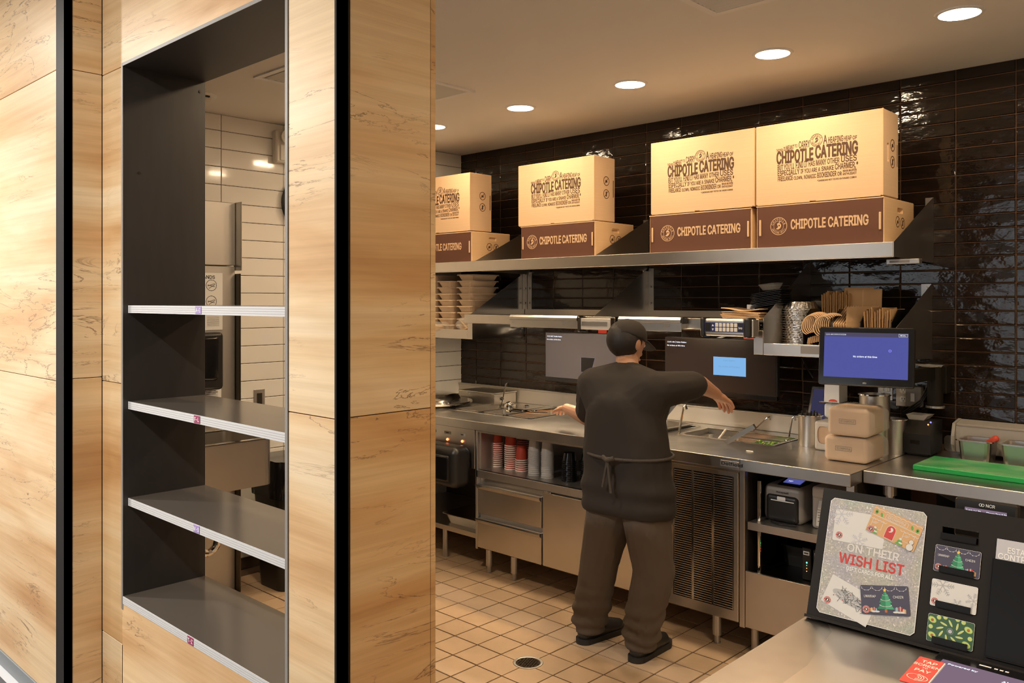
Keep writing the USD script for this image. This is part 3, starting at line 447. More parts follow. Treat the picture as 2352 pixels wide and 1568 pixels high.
# bag organiser with dividers
xs = [at(1854, 745, 3.93)[0], at(1915, 745, 3.90)[0], at(1979, 745, 3.90)[0], at(2050, 745, 3.90)[0]]
og = thing('bag_organiser', 'dark steel bag organiser with slanted dividers on the right shelf', 'organiser')
obj('base', B(xs[0], xs[3], 3.88, 4.22, 1.4025, 1.406), 'dark_steel', og); obj('back', B(xs[0], xs[3], 4.217, 4.22, 1.406, 1.53), 'dark_steel', og)
for x in xs: obj('divider', plate(x, [(3.88, 1.406), (3.88, 1.515), (3.97, 1.575), (4.22, 1.575), (4.22, 1.406)], .004), 'dark_steel', og)
def bag_row(x0, x1, n, y0, z0, h, d, fan, label, grp, m_='bag_paper', lean=0):
    for k in range(n):
        x = x0 + (x1 - x0) * (k + .5) / n; b = thing('paper_bag', label, 'paper bag', (x, y0 + .004 * (k % 3), z0), (0, lean + fan * (k / n - .5), 0), grp)
        hh = h + .006 * ((k * 5) % 4 - 1); obj('folded_sheet', B(-.0022, .0022, 0, d, 0, hh, .001), m_, b); obj('folded_lip', B(.0022, .0038, .004, d * .9, hh * .72, hh - .003, .0005), m_, b)
bag_row(xs[2] + .012, xs[3] - .012, 11, 3.90, 1.4065, .165, .18, 5, 'upright brown paper bag in the right slot of the organiser', 'bags in the right slot')
bag_row(xs[0] + .01, xs[0] + .135, 14, 4.08, 1.4065, .245, .12, 4, 'tall brown paper bag in the back row of the organiser', 'bags in the back row', 'kraft_dark')
t = thing('paper_bag', 'large flat brown paper bag standing broad face out at the back of the organiser', 'paper bag', (xs[1] - .02, 4.09, 1.4065), (-4, 0, 0)); obj('front_sheet', B(0, .165, 0, .004, 0, .265, .001), 'bag_paper', t); obj('back_sheet', B(-.02, .12, .012, .016, 0, .275, .001), 'bag_paper', t); obj('fold', B(.075, .078, -.001, 0, .16, .262), 'kraft', t)
for k in range(6):
    b = thing('paper_bag', 'slanted brown paper bag folded open in the middle slot of the organiser', 'paper bag', (xs[1] + .016 + .010 * k, 3.885 + .004 * k, 1.4065), (0, 0, 0), 'bags in the middle slot')
    obj('side_sheet', hull([(0, 0, 0), (.003, 0, 0), (0, .16, 0), (.003, .16, 0), (-.012, -.005, .10), (-.009, -.005, .10), (-.016, .16, .185), (-.013, .16, .185)]), 'kraft', b)
    if k == 5: obj('broad_sheet', hull([(0, .0, 0), (.05, .03, 0), (0, .004, .0), (-.012, .0, .11), (.075, .06, .12), (-.014, .02, .18), (.10, .12, .185), (.10, .124, .185)]), 'bag_paper', b)
def curl(w, h, d, th=.0026):                                          # a folded-over bag edge: a band bent to a C that opens to the right
    o = [(w * math.cos(a), h * math.sin(a) + (.012 if a > math.pi else 0) * (a - math.pi)) for a in np.linspace(.30 * math.pi, 1.42 * math.pi, 18)]; n = [(x * (1 - th * 2 / w), z * (1 - th * 2 / h)) for x, z in o]
    return (lambda m: (np.c_[m[0][:, 0], d - m[0][:, 2], m[0][:, 1]], m[1]))(extrude(Polygon(o + n[::-1]).buffer(0), d))
lp0 = None
for g, (x0, x1, z) in enumerate(((xs[0] + .040, xs[0] + .088, 1.492), (xs[0] + .098, xs[1] + .012, 1.488))):
    for k in range(8):
        lab = ('curled kraft bag edge in the left bundle of curled bags', 'curled kraft bag edge in the right bundle of curled bags')[g]; lc = (x0 + (x1 - x0) * k / 7, 3.872 + .005 * k, z + .013 * math.sin(k / 7 * 2.2)); grp = ('left bundle of curled bags', 'right bundle of curled bags')[g]
        if lp0 is None: lp0 = thing('curled_bag', lab, 'paper bag', lc, (0, 10, 14), grp); obj('rolled_sheet', curl(.040, .058, .05), 'kraft', lp0, 40); obj('sheet_end', B(-.004, .012, .02, .05, -.085, -.054, .001), 'bag_paper', lp0)
        else: dup(lp0, lc, (0, 10 - 1.5 * k, 14 + k), lab, grp)
# ================================================================== COUNTER LINE
YC = 3.477
wells = [(-4.12, -3.42, 3.76, 4.20), (-2.98, -2.54, 3.80, 4.20), (-2.46, -1.94, 3.905, 4.19)]
t = thing('countertop', 'long stainless steel worktop with recessed food wells', 'countertop')
slab = m3.Manifold.hull_points(np.array(B(XW + .012, -1.382, YC, YW - .002, .846, HC, .0025)[0]))
for a, b, c, d in wells: slab = slab - m3.Manifold.cube((b - a, d - c, .2)).translate((a, c, .75))
obj('top', slab, 'steel_top', t); bsp = thing('backsplash', 'long bright steel backsplash behind the food wells', 'backsplash'); obj('sheet', cat(B(XW + .012, -1.95, YW - .026, YW - .002, HC + .0005, .992, .002), B(XW + .012, -1.95, YW - .034, YW - .002, .992, 1.000, .002)), 'steel_wide', bsp)
for k, (a, b, c, d) in enumerate(wells): obj('well_rim', m3.Manifold.cube((b - a + .03, d - c + .03, .004)).translate((a - .015, c - .015, HC - .001)) - m3.Manifold.cube((b - a - .002, d - c - .002, .02)).translate((a + .001, c + .001, HC - .01)), 'steel_bright', t)
obj('name_plate', B(at(1655, 1064, YC)[0], at(1697, 1064, YC)[0], YC - .003, YC - .0005, .856, .884, .001), 'steel_soft', t)
obj('printed_lettering', onto(text('Delfield', .014, .105, True, 0, 0), (at(1658, 1064, YC)[0], YC - .0031, .8635), (1, 0, 0), (0, 0, 1)), 'black_plastic', t)
obj('seam', B(at(1699, 1064, YC)[0], at(1699, 1064, YC)[0] + .0015, YC - .0006, YC + .01, .85, .8985), 'dark_steel', t)
def food_pan(x0, x1, y0, y1, z, h, label, fill=None, m_='steel', grp=None, r=.02):
    t = thing('food_pan', label, 'food pan', group=grp); w = .010
    out = m3.Manifold.hull_points(np.array(RV(x0 + w, x1 - w, y0 + w, y1 - w, z - h, z, r, 16, .008)[0])) - m3.Manifold.hull_points(np.array(RV(x0 + w + .003, x1 - w - .003, y0 + w + .003, y1 - w - .003, z - h + .004, z + .01, r, 16, .008)[0]))
    obj('body', out, m_, t); obj('rim', m3.Manifold.hull_points(np.array(RV(x0, x1, y0, y1, z - .003, z + .002, r)[0])) - m3.Manifold.hull_points(np.array(RV(x0 + w + .002, x1 - w - .002, y0 + w + .002, y1 - w - .002, z - .02, z + .02, r)[0])), 'steel_bright', t)
    if fill:
        zf, mm, amp = fill; nx = 18; X, Y = np.meshgrid(np.linspace(x0 + w + .006, x1 - w - .006, nx), np.linspace(y0 + w + .006, y1 - w - .006, nx)); Z = zf + amp * (meshkit.fbm(np.stack([X * 60, Y * 60, X * 0], -1), 3) - .3) * (1 - .6 * (np.abs(np.linspace(-1, 1, nx))[None] ** 4 + np.abs(np.linspace(-1, 1, nx))[:, None] ** 4) / 2)
        I = np.arange(nx * nx).reshape(nx, nx); q = np.stack([I[:-1, :-1], I[:-1, 1:], I[1:, 1:], I[1:, :-1]], -1).reshape(-1, 4); V = np.stack([X, Y, Z], -1).reshape(-1, 3); Vb = V.copy(); Vb[:, 2] = z - h + .005
        obj('food', (V, q), mm, t, True)
    return t
ZP = HC + .006
food_pan(-4.11, -3.86, 3.77, 4.19, ZP, .10, 'empty deep steel pan at the left end of the first food well'); food_pan(-3.85, -3.64, 3.77, 3.975, ZP, .10, 'small steel pan at the front of the first food well behind the ladle', None); food_pan(-3.85, -3.64, 3.985, 4.19, ZP, .10, 'small steel pan at the back of the first food well under the loose lid'); food_pan(-3.63, -3.43, 3.77, 4.19, ZP, .10, 'steel pan at the right end of the first food well', (HC - .06, 'salsa', .01))
for k, (a, b) in enumerate(((-2.97, -2.77), (-2.76, -2.55))): food_pan(a, b, 3.81, 4.19, ZP + .012, .10, ('left', 'right')[k] + ' steel pan of the second food well behind the worker')
lowp = HC - .028
food_pan(-2.455, -2.29, 3.915, 4.18, lowp, .09, 'empty sunken pan at the left of the right food well'); food_pan(-2.285, -2.12, 3.915, 4.18, lowp, .09, 'sunken pan of brown salsa in the middle of the right food well', (lowp - .02, 'salsa', .012))
cp = food_pan(-2.115, -1.945, 3.915, 4.18, lowp, .09, 'sunken pan heaped with chopped green lettuce at the right of the right food well', (lowp - .012, 'cilantro_pale', .02))
lv = []; r2 = random.Random(3)
for k in range(160):
    x, y = r2.uniform(-2.10, -1.96), r2.uniform(3.925, 4.10); s = r2.uniform(.006, .016); lv.append(mv(hull([(-s, 0, 0), (s, 0, 0), (0, s * .5, .004), (0, -s * .5, .003), (0, 0, .006)]), (x, y, lowp - .004 + r2.uniform(0, .018)), r2.uniform(0, 360), r2.uniform(-50, 50), r2.uniform(-50, 50)))
obj('chopped_leaves', cat(*lv[:90]), 'cilantro', cp, kind='stuff'); obj('chopped_leaves', cat(*lv[90:]), 'cilantro_pale', cp, kind='stuff')
def rod_tool(name, label, cat_, p, q, r, hook=True, m_='chrome', bowl=None):
    p, q = np.array(p), np.array(q); t = thing(name, label, cat_); d = (q - p) / np.linalg.norm(q - p); pts = [p, q] + ([q + d * .008 + np.array([.008, .004, 0]), q + np.array([.016, .006, -.012])] if hook else [])
    obj('handle', tube(pts, r, 8), m_, t); v, f = ball(p, bowl or .02, (1, 1, .45)); obj('bowl', (v, f), m_, t, True); return t
def two(u0, v0, z0, u1, v1, dy=.03): a = on(u0, v0, z0); return a, at(u1, v1, a[1] + dy)
rod_tool('spoon', 'left of two thin upright spoon handles in the first food well', 'spoon', *two(1150, 938, .88, 1162, 882), .004); rod_tool('spoon', 'right of two thin upright spoon handles in the first food well', 'spoon', *two(1200, 930, .88, 1213, 879), .004)
rod_tool('spoon', 'thin slanting spoon at the left of the second food well', 'spoon', *two(1476, 985, .885, 1516, 925), .005)
rod_tool('spoon', 'short white handled spoon in the right food well beside the tongs', 'spoon', *two(1647, 1013, .855, 1668, 985, .02), .006, False, 'off_white'); rod_tool('spoon', 'thin spoon handle sticking up behind the tongs in the right food well', 'spoon', *two(1715, 1003, .865, 1762, 959, .05), .004)
rod_tool('ladle', 'hook handled ladle standing at the right edge of the right food well', 'ladle', *two(1811, 1011, .885, 1819, 960, .0), .0045)
rod_tool('ladle', 'flat hooked ladle handle between the second and right food wells', 'ladle', *two(1559, 998, .89, 1570, 934, .0), .0065)
a = on(1160, 948, HC); t = thing('ladle', 'steel ladle lying on the worktop with its round bowl tipped toward the camera', 'ladle')
obj('bowl', mv(m3.Manifold.sphere(.036, 24) - m3.Manifold.sphere(.034, 24) - m3.Manifold.cube((.1, .1, .1), True).translate((.058, 0, 0)), (a[0] + .01, a[1] + .03, HC + .036), 20), 'chrome', t, 30); b = on(1262, 951, HC); obj('handle', tube([(a[0] + .03, a[1] + .035, HC + .012), (a[0] + .08, a[1] + .05, HC + .008), (b[0], b[1] - .02, HC + .007)], .005), 'chrome', t)
for k in range(2): c = on(1200 + 18 * k, 948, HC); d = on(1270, 936 + 9 * k, HC); rod_tool('serving_spoon', ('upper', 'lower')[k] + ' of two steel spoons lying in front of the first food well', 'spoon', (c[0], c[1], HC + .012), (d[0], d[1], HC + .012), .004, False, 'chrome', .012)
def tongs(label, p, q, spread, wdt):
    p, q = np.array(p), np.array(q); d = (p - q) / np.linalg.norm(p - q); n = np.cross(d, (0, 0, 1)); n /= np.linalg.norm(n); u = np.cross(n, d); t = thing('tongs', label, 'tongs')
    for s in (-1, 1): e = p + n * spread * s; c = [e + u * wdt * k + n * .002 * j for k in (-1, 1) for j in (-1, 1)] + [q + n * .008 * s + u * wdt * k + n * .002 * j for k in (-1, 1) for j in (-1, 1)]; obj('arm', hull(c), 'steel_bright', t)
    obj('spring_end', hull([q + n * .011 * math.cos(a_) * 1 - d * .012 * max(0, math.sin(a_)) + u * wdt * k for a_ in np.linspace(0, math.pi, 7) for k in (-1, 1)]), 'steel_bright', t)
a, b = two(1512, 975, .91, 1548, 932, .04); tongs('upright steel tongs standing open in the second food well', a, b, .03, .009)
a, b = two(1668, 1016, HC + .01, 1730, 980, .04); tongs('large steel tongs lying across the front edge of the right food well', a, b, .012, .011)
a = on(1190, 928, HC + .03); t = thing('pan_lid', 'loose flat steel pan lid resting over the first food well', 'pan lid'); obj('lid', B(-3.90, -3.60, 4.00, 4.22, ZP + .0025, ZP + .009, .003), 'steel_bright', t); obj('grip', lathe([(0, .012), (.022, .012), (.022, .016), (.012, .018), (.012, .009), (.0, .009)], 20, (-3.78, 4.12, ZP)), 'chrome', t)
t = thing('bread_crumb', 'pale strip of food fallen on the worktop near the name plate', 'food scrap'); a = on(1722, 1037, HC); obj('strip', mv(B(-.018, .018, -.003, .003, 0, .005, .002), (a[0], a[1], HC), 5), 'cream', t)
a = on(1510, 985, HC); t = thing('foil_sheet', 'torn foil sheet on the front edge of the worktop beside the worker', 'foil')
m = trimesh.creation.box((.19, .14, .004)).subdivide().subdivide().subdivide().subdivide(); v = np.array(m.vertices); v[:, 2] += .010 * meshkit.fbm(v * 25, 3) + .014 * np.maximum(0, -v[:, 0] / .1); v += (-2.59, 3.62, HC + .0025); v[:, 2] = np.maximum(v[:, 2], HC + .0006); obj('sheet', (v, m.faces), 'foil', t, True)
# steam kettle at the far left of the worktop
t = thing('rice_cooker', 'low round steel cooker with a domed lid at the far left of the worktop', 'cooker', (-4.37, 3.82, HC))
obj('pan', lathe([(0, 0.0005), (.19, .0005), (.20, .018), (.265, .022), (.27, .030), (.265, .036), (.20, .036), (0, .036)], 48), 'steel_bright', t, 40); obj('lid', lathe([(.185, .036), (.19, .052), (.17, .075), (.10, .090), (0, .094)], 48), 'chrome', t, 40); obj('knob', ball((0, 0, .106), .014), 'black_plastic', t, True)
t = thing('control_box', 'low steel box with a flat lid between cooker and backsplash', 'equipment box'); obj('body', B(-4.33, -4.06, 4.10, YW - .04, HC + .0005, HC + .075, .003), 'steel', t); obj('lid', B(-4.40, -4.05, 4.08, YW - .04, HC + .076, HC + .086, .002), 'steel', t); obj('knob', cyl((-4.0595, 4.17, .94), (-4.05, 4.17, .94), .012), 'black_plastic', t)
# ------------------------------------------------------------------ base units
YD = 3.53
t = thing('steam_table', 'steel steam table base with indicator lamps and a black knob at far left', 'steam table')
obj('panel', B(XW + .012, -3.665, YD, YD + .02, .60, .846, .002), 'steel', t); obj('rear_panel', B(XW + .012, -3.665, 4.2, 4.22, .18, .84), 'dark_steel', t); obj('side_panel', B(-3.668, -3.655, YD + .02, 4.2, .14, .846), 'dark_steel', t); obj('lower_shelf', B(XW + .012, -3.665, YD + .03, 4.2, .185, .20, .002), 'steel', t); obj('shelf_lip', B(XW + .012, -3.665, YD + .026, YD + .03, .175, .205), 'steel', t)
for k, u in enumerate((995, 1028, 1062)):
    p = at(u, 1004 + 4.5 * k, YD); q = at(u, 988 + 5 * k, YD); obj('indicator_lamp', ball((p[0], YD - .001, p[2]), .0085), 'led_red', t, True); obj('label_plate', B(q[0] - .03, q[0] + .03, YD - .002, YD + .001, q[2] - .008, q[2] + .008), 'light_grey', t); obj('label_mark', B(q[0] - .012, q[0] + .012, YD - .0025, YD - .0018, q[2] - .003, q[2] + .003), 'print_brown', t)
for u, v in ((1060, 1030), (1028, 1024)): p = at(u, v, YD); obj('knob', lathe([(.026, 0), (.024, .022), (.018, .026), (0, .026)], 24), 'black_plastic', t) if 0 else obj('knob', cyl((p[0], YD, p[2]), (p[0], YD - .028, p[2]), .024, 24, .020), 'black_plastic', t); obj('tap_lever', tube([(p[0] + .03, YD - .004, p[2] - .01), (p[0] + .02, YD - .03, p[2] - .045), (p[0] - .02, YD - .03, p[2] - .045)], .004), 'chrome', t)
for x in (-3.98, -4.45): obj('leg', cyl((x, YD + .05, .0), (x, YD + .05, .19), .019), 'steel_soft', t)
stm = t
t = thing('hotel_pan', 'shallow steel pan on the low shelf under the steam table', 'pan', (-3.86, 3.76, .2005)); obj('body', RV(-.17, .17, -.15, .15, 0, .06, .03, 16, .02), 'steel', t); obj('rim', RV(-.185, .185, -.165, .165, .06, .064, .03), 'steel_bright', t)
t = thing('warmer_bin', 'black plastic bin with rounded corners hung on the steam table front', 'bin'); a, b = at(1000, 1020, 3.40), at(1050, 1125, 3.40)
obj('body', RB(a[0] - .25, b[0], 3.38, YD - .002, b[2], a[2], .045, 20), 'black_plastic', t, 40); obj('face', RB(a[0] - .24, b[0] - .05, 3.366, 3.40, b[2] + .04, a[2] - .05, .016, 12), 'gloss_black', t, 40); obj('latch', cyl((a[0] + .02, 3.366, .72), (a[0] + .02, 3.352, .72), .018, 18), 'black_plastic', t)
t = thing('undercounter_refrigerator', 'steel refrigerated base with two drawers, doors and a louvred panel under the worktop', 'refrigerator')
FX0, FX1 = -3.650, -1.914
obj('body', cat(B(FX0, FX1, YD + .024, 4.28, .135, .556), B(-2.40, FX1, YD + .024, 3.86, .556, .845), B(-2.40, FX1, 3.86, 4.28, .556, .765)), 'steel', t)
obj('compartment', cat(B(FX0 + .004, FX0 + .022, YD + .02, 4.2, .600, .845), B(FX0, -2.40, 4.19, 4.21, .556, .845), B(-2.72, -2.70, YD + .02, 4.2, .60, .845)), 'steel', t); obj('compartment_floor', B(FX0, -2.40, YD + .01, 4.2, .585, .600), 'steel_soft', t)
obj('rail', B(FX0, -2.40, YD - .002, YD + .024, .556, .600, .002), 'steel_soft', t); obj('end_post', B(FX0 - .006, FX0 + .012, YD - .002, YD + .024, .125, .845, .002), 'steel_soft', t); obj('top_rail', B(FX0, FX1, YD + .002, YD + .02, .826, .846), 'steel_soft', t)
def drawer(z0, z1): d = obj('drawer', B(-3.632, -3.124, YD - .006, YD + .022, z0, z1, .002), 'steel', t); obj('handle', hull([(x, y, z) for x in (-3.632, -3.124) for y, z in ((YD - .006, z1 - .03), (YD - .030, z1 - .006), (YD - .028, z1), (YD - .006, z1 - .004))]), 'steel_bright', d)
for k, (a, b, c, d) in enumerate(wells): obj('well_liner', cat(B(a - .004, b + .004, c - .004, d + .004, .772, .776), B(a - .006, a - .002, c, d, .776, .846), B(b + .002, b + .006, c, d, .776, .846), B(a, b, c - .006, c - .002, .776, .846), B(a, b, d + .002, d + .006, .776, .846)), 'steel', thing('food_well', ('left', 'middle', 'right')[k] + ' food well sunk under the long worktop', 'food well'))
drawer(.345, .520); drawer(.140, .318); obj('drawer_gap', B(-3.632, -3.124, YD + .018, YD + .024, .318, .345), 'steel_soft', t)
for x0, x1 in ((-3.112, -2.758), (-2.752, -2.40)): d = obj('door', B(x0, x1, YD - .008, YD + .022, .140, .548, .003), 'steel', t); obj('hinge', B(x0 + .01, x0 + .06, YD - .012, YD - .004, .548, .556, .002), 'chrome', d)
obj('machine_panel', m3.Manifold.hull_points(np.array(B(-2.39, FX1, YD - .008, YD + .02, .138, .826, .003)[0])) - m3.Manifold.cube((.325, .04, .615)).translate((-2.262, YD - .02, .188)), 'steel', t)
for k in range(3):
    x0 = -2.260 + .108 * k; n = 56; obj('louvre_column', cat(*[hull([(x, y, .192 + .0109 * r_ + dz) for x in (x0 + .003, x0 + .102) for y, dz in ((YD - .0072, .0), (YD - .0072, .0052), (YD + .008, .0095), (YD + .008, .006))]) for r_ in range(n)]), 'steel', t, kind='stuff'); obj('louvre_frame', cat(B(x0 - .0005, x0 + .004, YD - .0085, YD + .01, .188, .803), B(x0 + .101, x0 + .1055, YD - .0085, YD + .01, .188, .803)), 'steel_bright', t)
obj('louvre_backing', B(-2.262, -1.937, YD + .012, YD + .014, .188, .803), 'black_metal', t)
p = at(1532, 1170, YD - .01)
for k, z in enumerate((.605, .555, .540)): obj('control_lamp', cat(*[B(-2.318 + .011 * q, -2.311 + .011 * q, YD - .0095, YD - .0075, z, z + .006) for q in range(4 if k else 3)]), 'led_blue', t)
for x, y in ((-3.557, YD + .02), (-3.352, YD + .02), (-2.044, YD + .03), (-2.75, YD + .03), (-3.557, 4.2), (-2.044, 4.2)): obj('leg', cat(cyl((x, y, .04), (x, y, .136), .022), cyl((x, y, .004), (x, y, .045), .014), cyl((x, y, 0), (x, y, .006), .017)), 'steel_soft', t)
# cups in the open compartment
def cup_stack(u, v, z, n, pitch, label, grp, kind, dia, h, top=None):
    c = on(u, v, z); global cup0
    for k in range(n):
        lc = (c[0], c[1] + dia / 2, z + .0006 + pitch * k)
        if kind not in cups:
            q = thing({'red': 'paper_cup', 'clear': 'plastic_cup', 'black': 'plastic_bowl'}[kind], label, 'cup' if kind != 'black' else 'bowl', lc, (0, 0, 0), grp); r0 = dia * .37; r1 = dia * .47; mm = {'red': 'red_cup', 'clear': 'clear_cup', 'black': 'gloss_black'}[kind]
            obj('body', mv(lathe([(0, 0), (r0, 0), (r1, h), (r1 - .0012, h), (r0 - .0012, .002), (0, .002)], 28), (0, 0, h), rx=180), mm, q, 40); obj('rim', mv(lathe([(r1 - .001, h - .0066), (r1 + .0026, h - .0056), (r1 + .003, h - .0015), (r1 + .002, h), (r1 - .001, h)], 28), (0, 0, h), rx=180), 'cream' if kind == 'red' else mm, q); cups[kind] = q
        else: dup(cups[kind], lc, (0, 0, 17 * k), label, grp)
cups = {}; zc = .600
cup_stack(1131, 1072, zc, 12, .0128, 'red paper cup stacked mouth down in the left cup stack', 'left stack of red cups', 'red', .078, .09); cup_stack(1163, 1079, zc, 12, .0128, 'red paper cup stacked mouth down in the middle cup stack', 'middle stack of red cups', 'red', .078, .09)
cup_stack(1188, 1083, zc, 6, .0128, 'red paper cup stacked mouth down in the short front stack', 'short stack of red cups', 'red', .078, .09); cup_stack(1192, 1067, zc, 12, .0128, 'red paper cup stacked mouth down in the stack at the back', 'back stack of red cups', 'red', .078, .09)
cup_stack(1217, 1093, zc, 13, .0118, 'clear plastic cup stacked mouth down in the left clear stack', 'left stack of clear cups', 'clear', .078, .085); cup_stack(1247, 1099, zc, 13, .0118, 'clear plastic cup stacked mouth down in the right clear stack', 'right stack of clear cups', 'clear', .078, .085)
cup_stack(1296, 1107, zc, 11, .011, 'glossy black plastic bowl stacked mouth down, in the stack beside the clear cups', 'stack of black bowls', 'black', .088, .05); cup_stack(1340, 1112, zc, 12, .011, 'glossy black plastic bowl stacked mouth down, in the stack half behind the worker', 'second stack of black bowls', 'black', .088, .05)
# ------------------------------------------------------------------ open steel rack under the worktop
t = thing('equipment_rack', 'open steel rack with two dark shelves under the right end of the worktop', 'rack')
obj('post', B(-1.910, -1.884, YD - .006, YD + .03, .12, .846, .002), 'steel', t); obj('side_wall', B(-1.885, -1.879, YD + .03, 4.2, .12, .846), 'black_metal', t); obj('rear_wall', B(-1.885, -1.385, 4.2, 4.206, .12, .846), 'black_metal', t); obj('side_wall', B(-1.390, -1.384, YD + .03, 4.2, .12, .846), 'black_metal', t)
obj('shelf', B(-1.872, -1.392, YD + .004, 4.19, .596, .606), 'steel_soft', t); obj('shelf_lip', B(-1.872, -1.392, YD, YD + .006, .572, .608, .001), 'steel', t); obj('bottom_shelf', B(-1.872, -1.392, YD + .02, 4.19, .36, .37), 'dark_steel', t); obj('front_panel', B(-1.882, -1.384, YD - .004, YD + .012, .125, .383, .002), 'steel', t)
obj('pole', cat(cyl((-1.842, YD + .055, .371), (-1.842, YD + .055, .595), .009), cyl((-1.842, YD + .055, .607), (-1.842, YD + .055, .79), .009)), 'chrome', t); obj('corner_post', B(-1.420, -1.386, YD - .004, YD + .03, .384, .846, .002), 'steel', t)
for x in (-1.86, -1.42): obj('leg', cyl((x, YD + .05, 0), (x, YD + .05, .126), .018), 'steel_soft', t)
a, b = at(1752, 1105, 3.62), at(1838, 1215, 3.62)
t = thing('label_printer', 'dark grey label printer with a small blue screen on the rack shelf', 'printer', (0, 0, 0)); px0, px1 = a[0], a[0] + .19; PY = 3.62
obj('body', RB(px0, px1, PY, PY + .26, .6065, .775, .028, 16), 'grey_plastic', t, 40); obj('front_cover', RB(px0 + .016, px1 - .016, PY - .010, PY + .03, .610, .735, .02, 14), 'black_plastic', t, 40); obj('feed_slot', B(px0 + .045, px1 - .035, PY - .0115, PY - .009, .706, .710), 'white', t); obj('brand_patch', FR(cat(extrude(sbox(px0 + .078, .714, px0 + .112, .724).buffer(.003), .0006)), PY - .010), 'white', t); obj('printed_lettering', FR(text('Honeywell', .008, .06, True, px0 + .066, .741), PY - .0005), 'black_plastic', t)
obj('screen_hood', hull([(x, y, z) for x in (px0 + .062, px1 - .022) for y, z in ((PY + .02, .765), (PY + .02, .775), (PY + .16, .778), (PY + .16, .800))]), 'gloss_black', t); obj('screen', hull([(x, y, z) for x in (px0 + .075, px1 - .034) for y, z in ((PY + .05, .7815), (PY + .13, .7965), (PY + .05, .7822), (PY + .13, .7972))]), 'screen_blue', t)
[obj('screen_lettering', onto(m_, (px0 + .08, PY + .06, .7845), (1, 0, 0), (0, .98, .18)), 'screen_text', t) for m_ in (text('Ready', .010, .022, True, .03, .05), text('187', .010, .020, True, .012, .008))]; obj('cable', tube([(px0 + .05, PY - .02, .610), (px0 + .10, PY - .045, .611), (px0 + .17, PY - .02, .611)], .003), 'black_plastic', t)
q0 = a[0] + .228
t = thing('receipt_printer', 'light grey receipt printer with a curl of paper on the rack shelf', 'printer'); obj('body', RB(q0, q0 + .15, PY + .01, PY + .2, .6065, .79, .014, 12), 'light_grey', t, 40); obj('top_cover', RB(q0 + .002, q0 + .148, PY + .004, PY + .19, .742, .794, .012, 12), 'light_grey', t, 40); obj('paper', hull([(x, PY + .008 - .03 * math.sin(s_), .735 - .105 * s_ / 1.6) for x in (q0 + .035, q0 + .115) for s_ in np.linspace(0, 1.6, 8)]), 'white', t)
obj('paper_lettering', onto(cat(*[B(.0, w_, -.001, .001, 0, .0004) if 0 else extrude(sbox(0, z_, w_, z_ + .003), .0004) for w_, z_ in ((.05, .06), (.055, .048), (.03, .036), (.055, .026), (.05, .010))]), (q0 + .042, PY - .0235, .64), (1, 0, 0), (0, 0, 1)), 'grey_plastic', t)
for k, m_ in enumerate(('led_blue', 'led_red')): obj('status_lamp', B(q0 + .07 + .022 * k, q0 + .078 + .022 * k, PY + .002, PY + .005, .772, .778), m_, t)
p = at(1848, 1300, 3.62)
for k, x in enumerate((p[0] - .016, p[0] + .035)):
    t = thing('network_box', ('black upright network box with a green lamp', 'black upright network box cut off by the gift card stand')[k] + ' on the lower rack shelf', 'network device'); obj('case', B(x, x + .042, 3.625, 3.80, .3705, .515, .004), 'black_plastic', t); obj('label', B(x + .008, x + .036, 3.6235, 3.6255, .483, .500), 'white', t)
    for q, (z, m_) in enumerate(((.450, 'led_green'), (.438, 'led_green'), (.425, 'led_red'), (.412, 'led_red'))): obj('status_lamp', cyl((x + .024, 3.626, z), (x + .024, 3.6235, z), .004 if q == 0 else .002, 10), m_, t)
    obj('label_mark', B(x + .012, x + .032, 3.623, 3.6236, .489, .494), 'black_plastic', t)
t = thing('storage_tub', 'black tub at the back of the lower rack shelf', 'tub', (-1.74, 3.86, .3705)); obj('body', RV(-.09, .09, -.09, .09, 0, .09, .03, 16, .01), 'black_plastic', t); obj('rim', RV(-.096, .096, -.096, .096, .09, .096, .03), 'black_plastic', t)
# ------------------------------------------------------------------ right hand worktop
t = thing('side_worktop', 'stainless steel side worktop carrying the green cutting board', 'countertop'); YR = 3.604
obj('top', B(-1.379, 2.45, YR, YW - .002, .846, HC, .0025), 'steel_top', t); sp_ = thing('backsplash', 'low steel backsplash with a rounded corner behind the side worktop', 'backsplash'); obj('sheet', onto(extrude(sbox(0, 0, 3.5, .075).buffer(-.02).buffer(.02), .004), (-1.28, YW - .004, HC + .0005), (1, 0, 0), (0, 0, 1)), 'steel', sp_); obj('end_upstand', B(at(2131, 1000, 4.20)[0], at(2131, 1000, 4.20)[0] + .004, 4.19, YW - .004, HC + .0005, .985, .001), 'steel', sp_)
for x in (-1.29, .3, 1.5): obj('leg', cat(cyl((x, YR + .06, 0), (x, YR + .06, .846), .02), cyl((x, YR + .06, .80), (x, YR + .06, .846), .028)), 'steel', t)
obj('under_shelf', B(-1.25, 2.4, YR + .02, 4.2, .60, .62), 'black_metal', t); obj('rear_panel', B(-1.27, 2.4, 4.2, 4.21, 0, .84), 'black_metal', t); obj('brace', hull([(x, y, z) for y in (YR + .03, YR + .05) for x, z in ((-1.12, .846), (-1.0, .846), (-.95, .79), (.3, .79), (.3, .846))]), 'black_metal', t)
t = thing('cutting_board', 'bright green plastic cutting board with a scuffed top', 'cutting board'); zb = HC + .0225
bx0, bx1, by0, by1 = on(2096, 1066, zb)[0], -.62, on(2096, 1066, zb)[1], on(2152, 1047, zb)[1]
obj('body', B(bx0, bx1, by0, by1, HC + .0005, zb - .0006, .003), 'green_edge', t); obj('scuffed_top', B(bx0 + .003, bx1 - .003, by0 + .003, by1 - .003, zb - .001, zb), 'green_board', t)
zt = HC + .098; p0, p1, p2 = on(2191, 1009, zt), on(2275, 1020, zt), on(2310, 1011, zt)
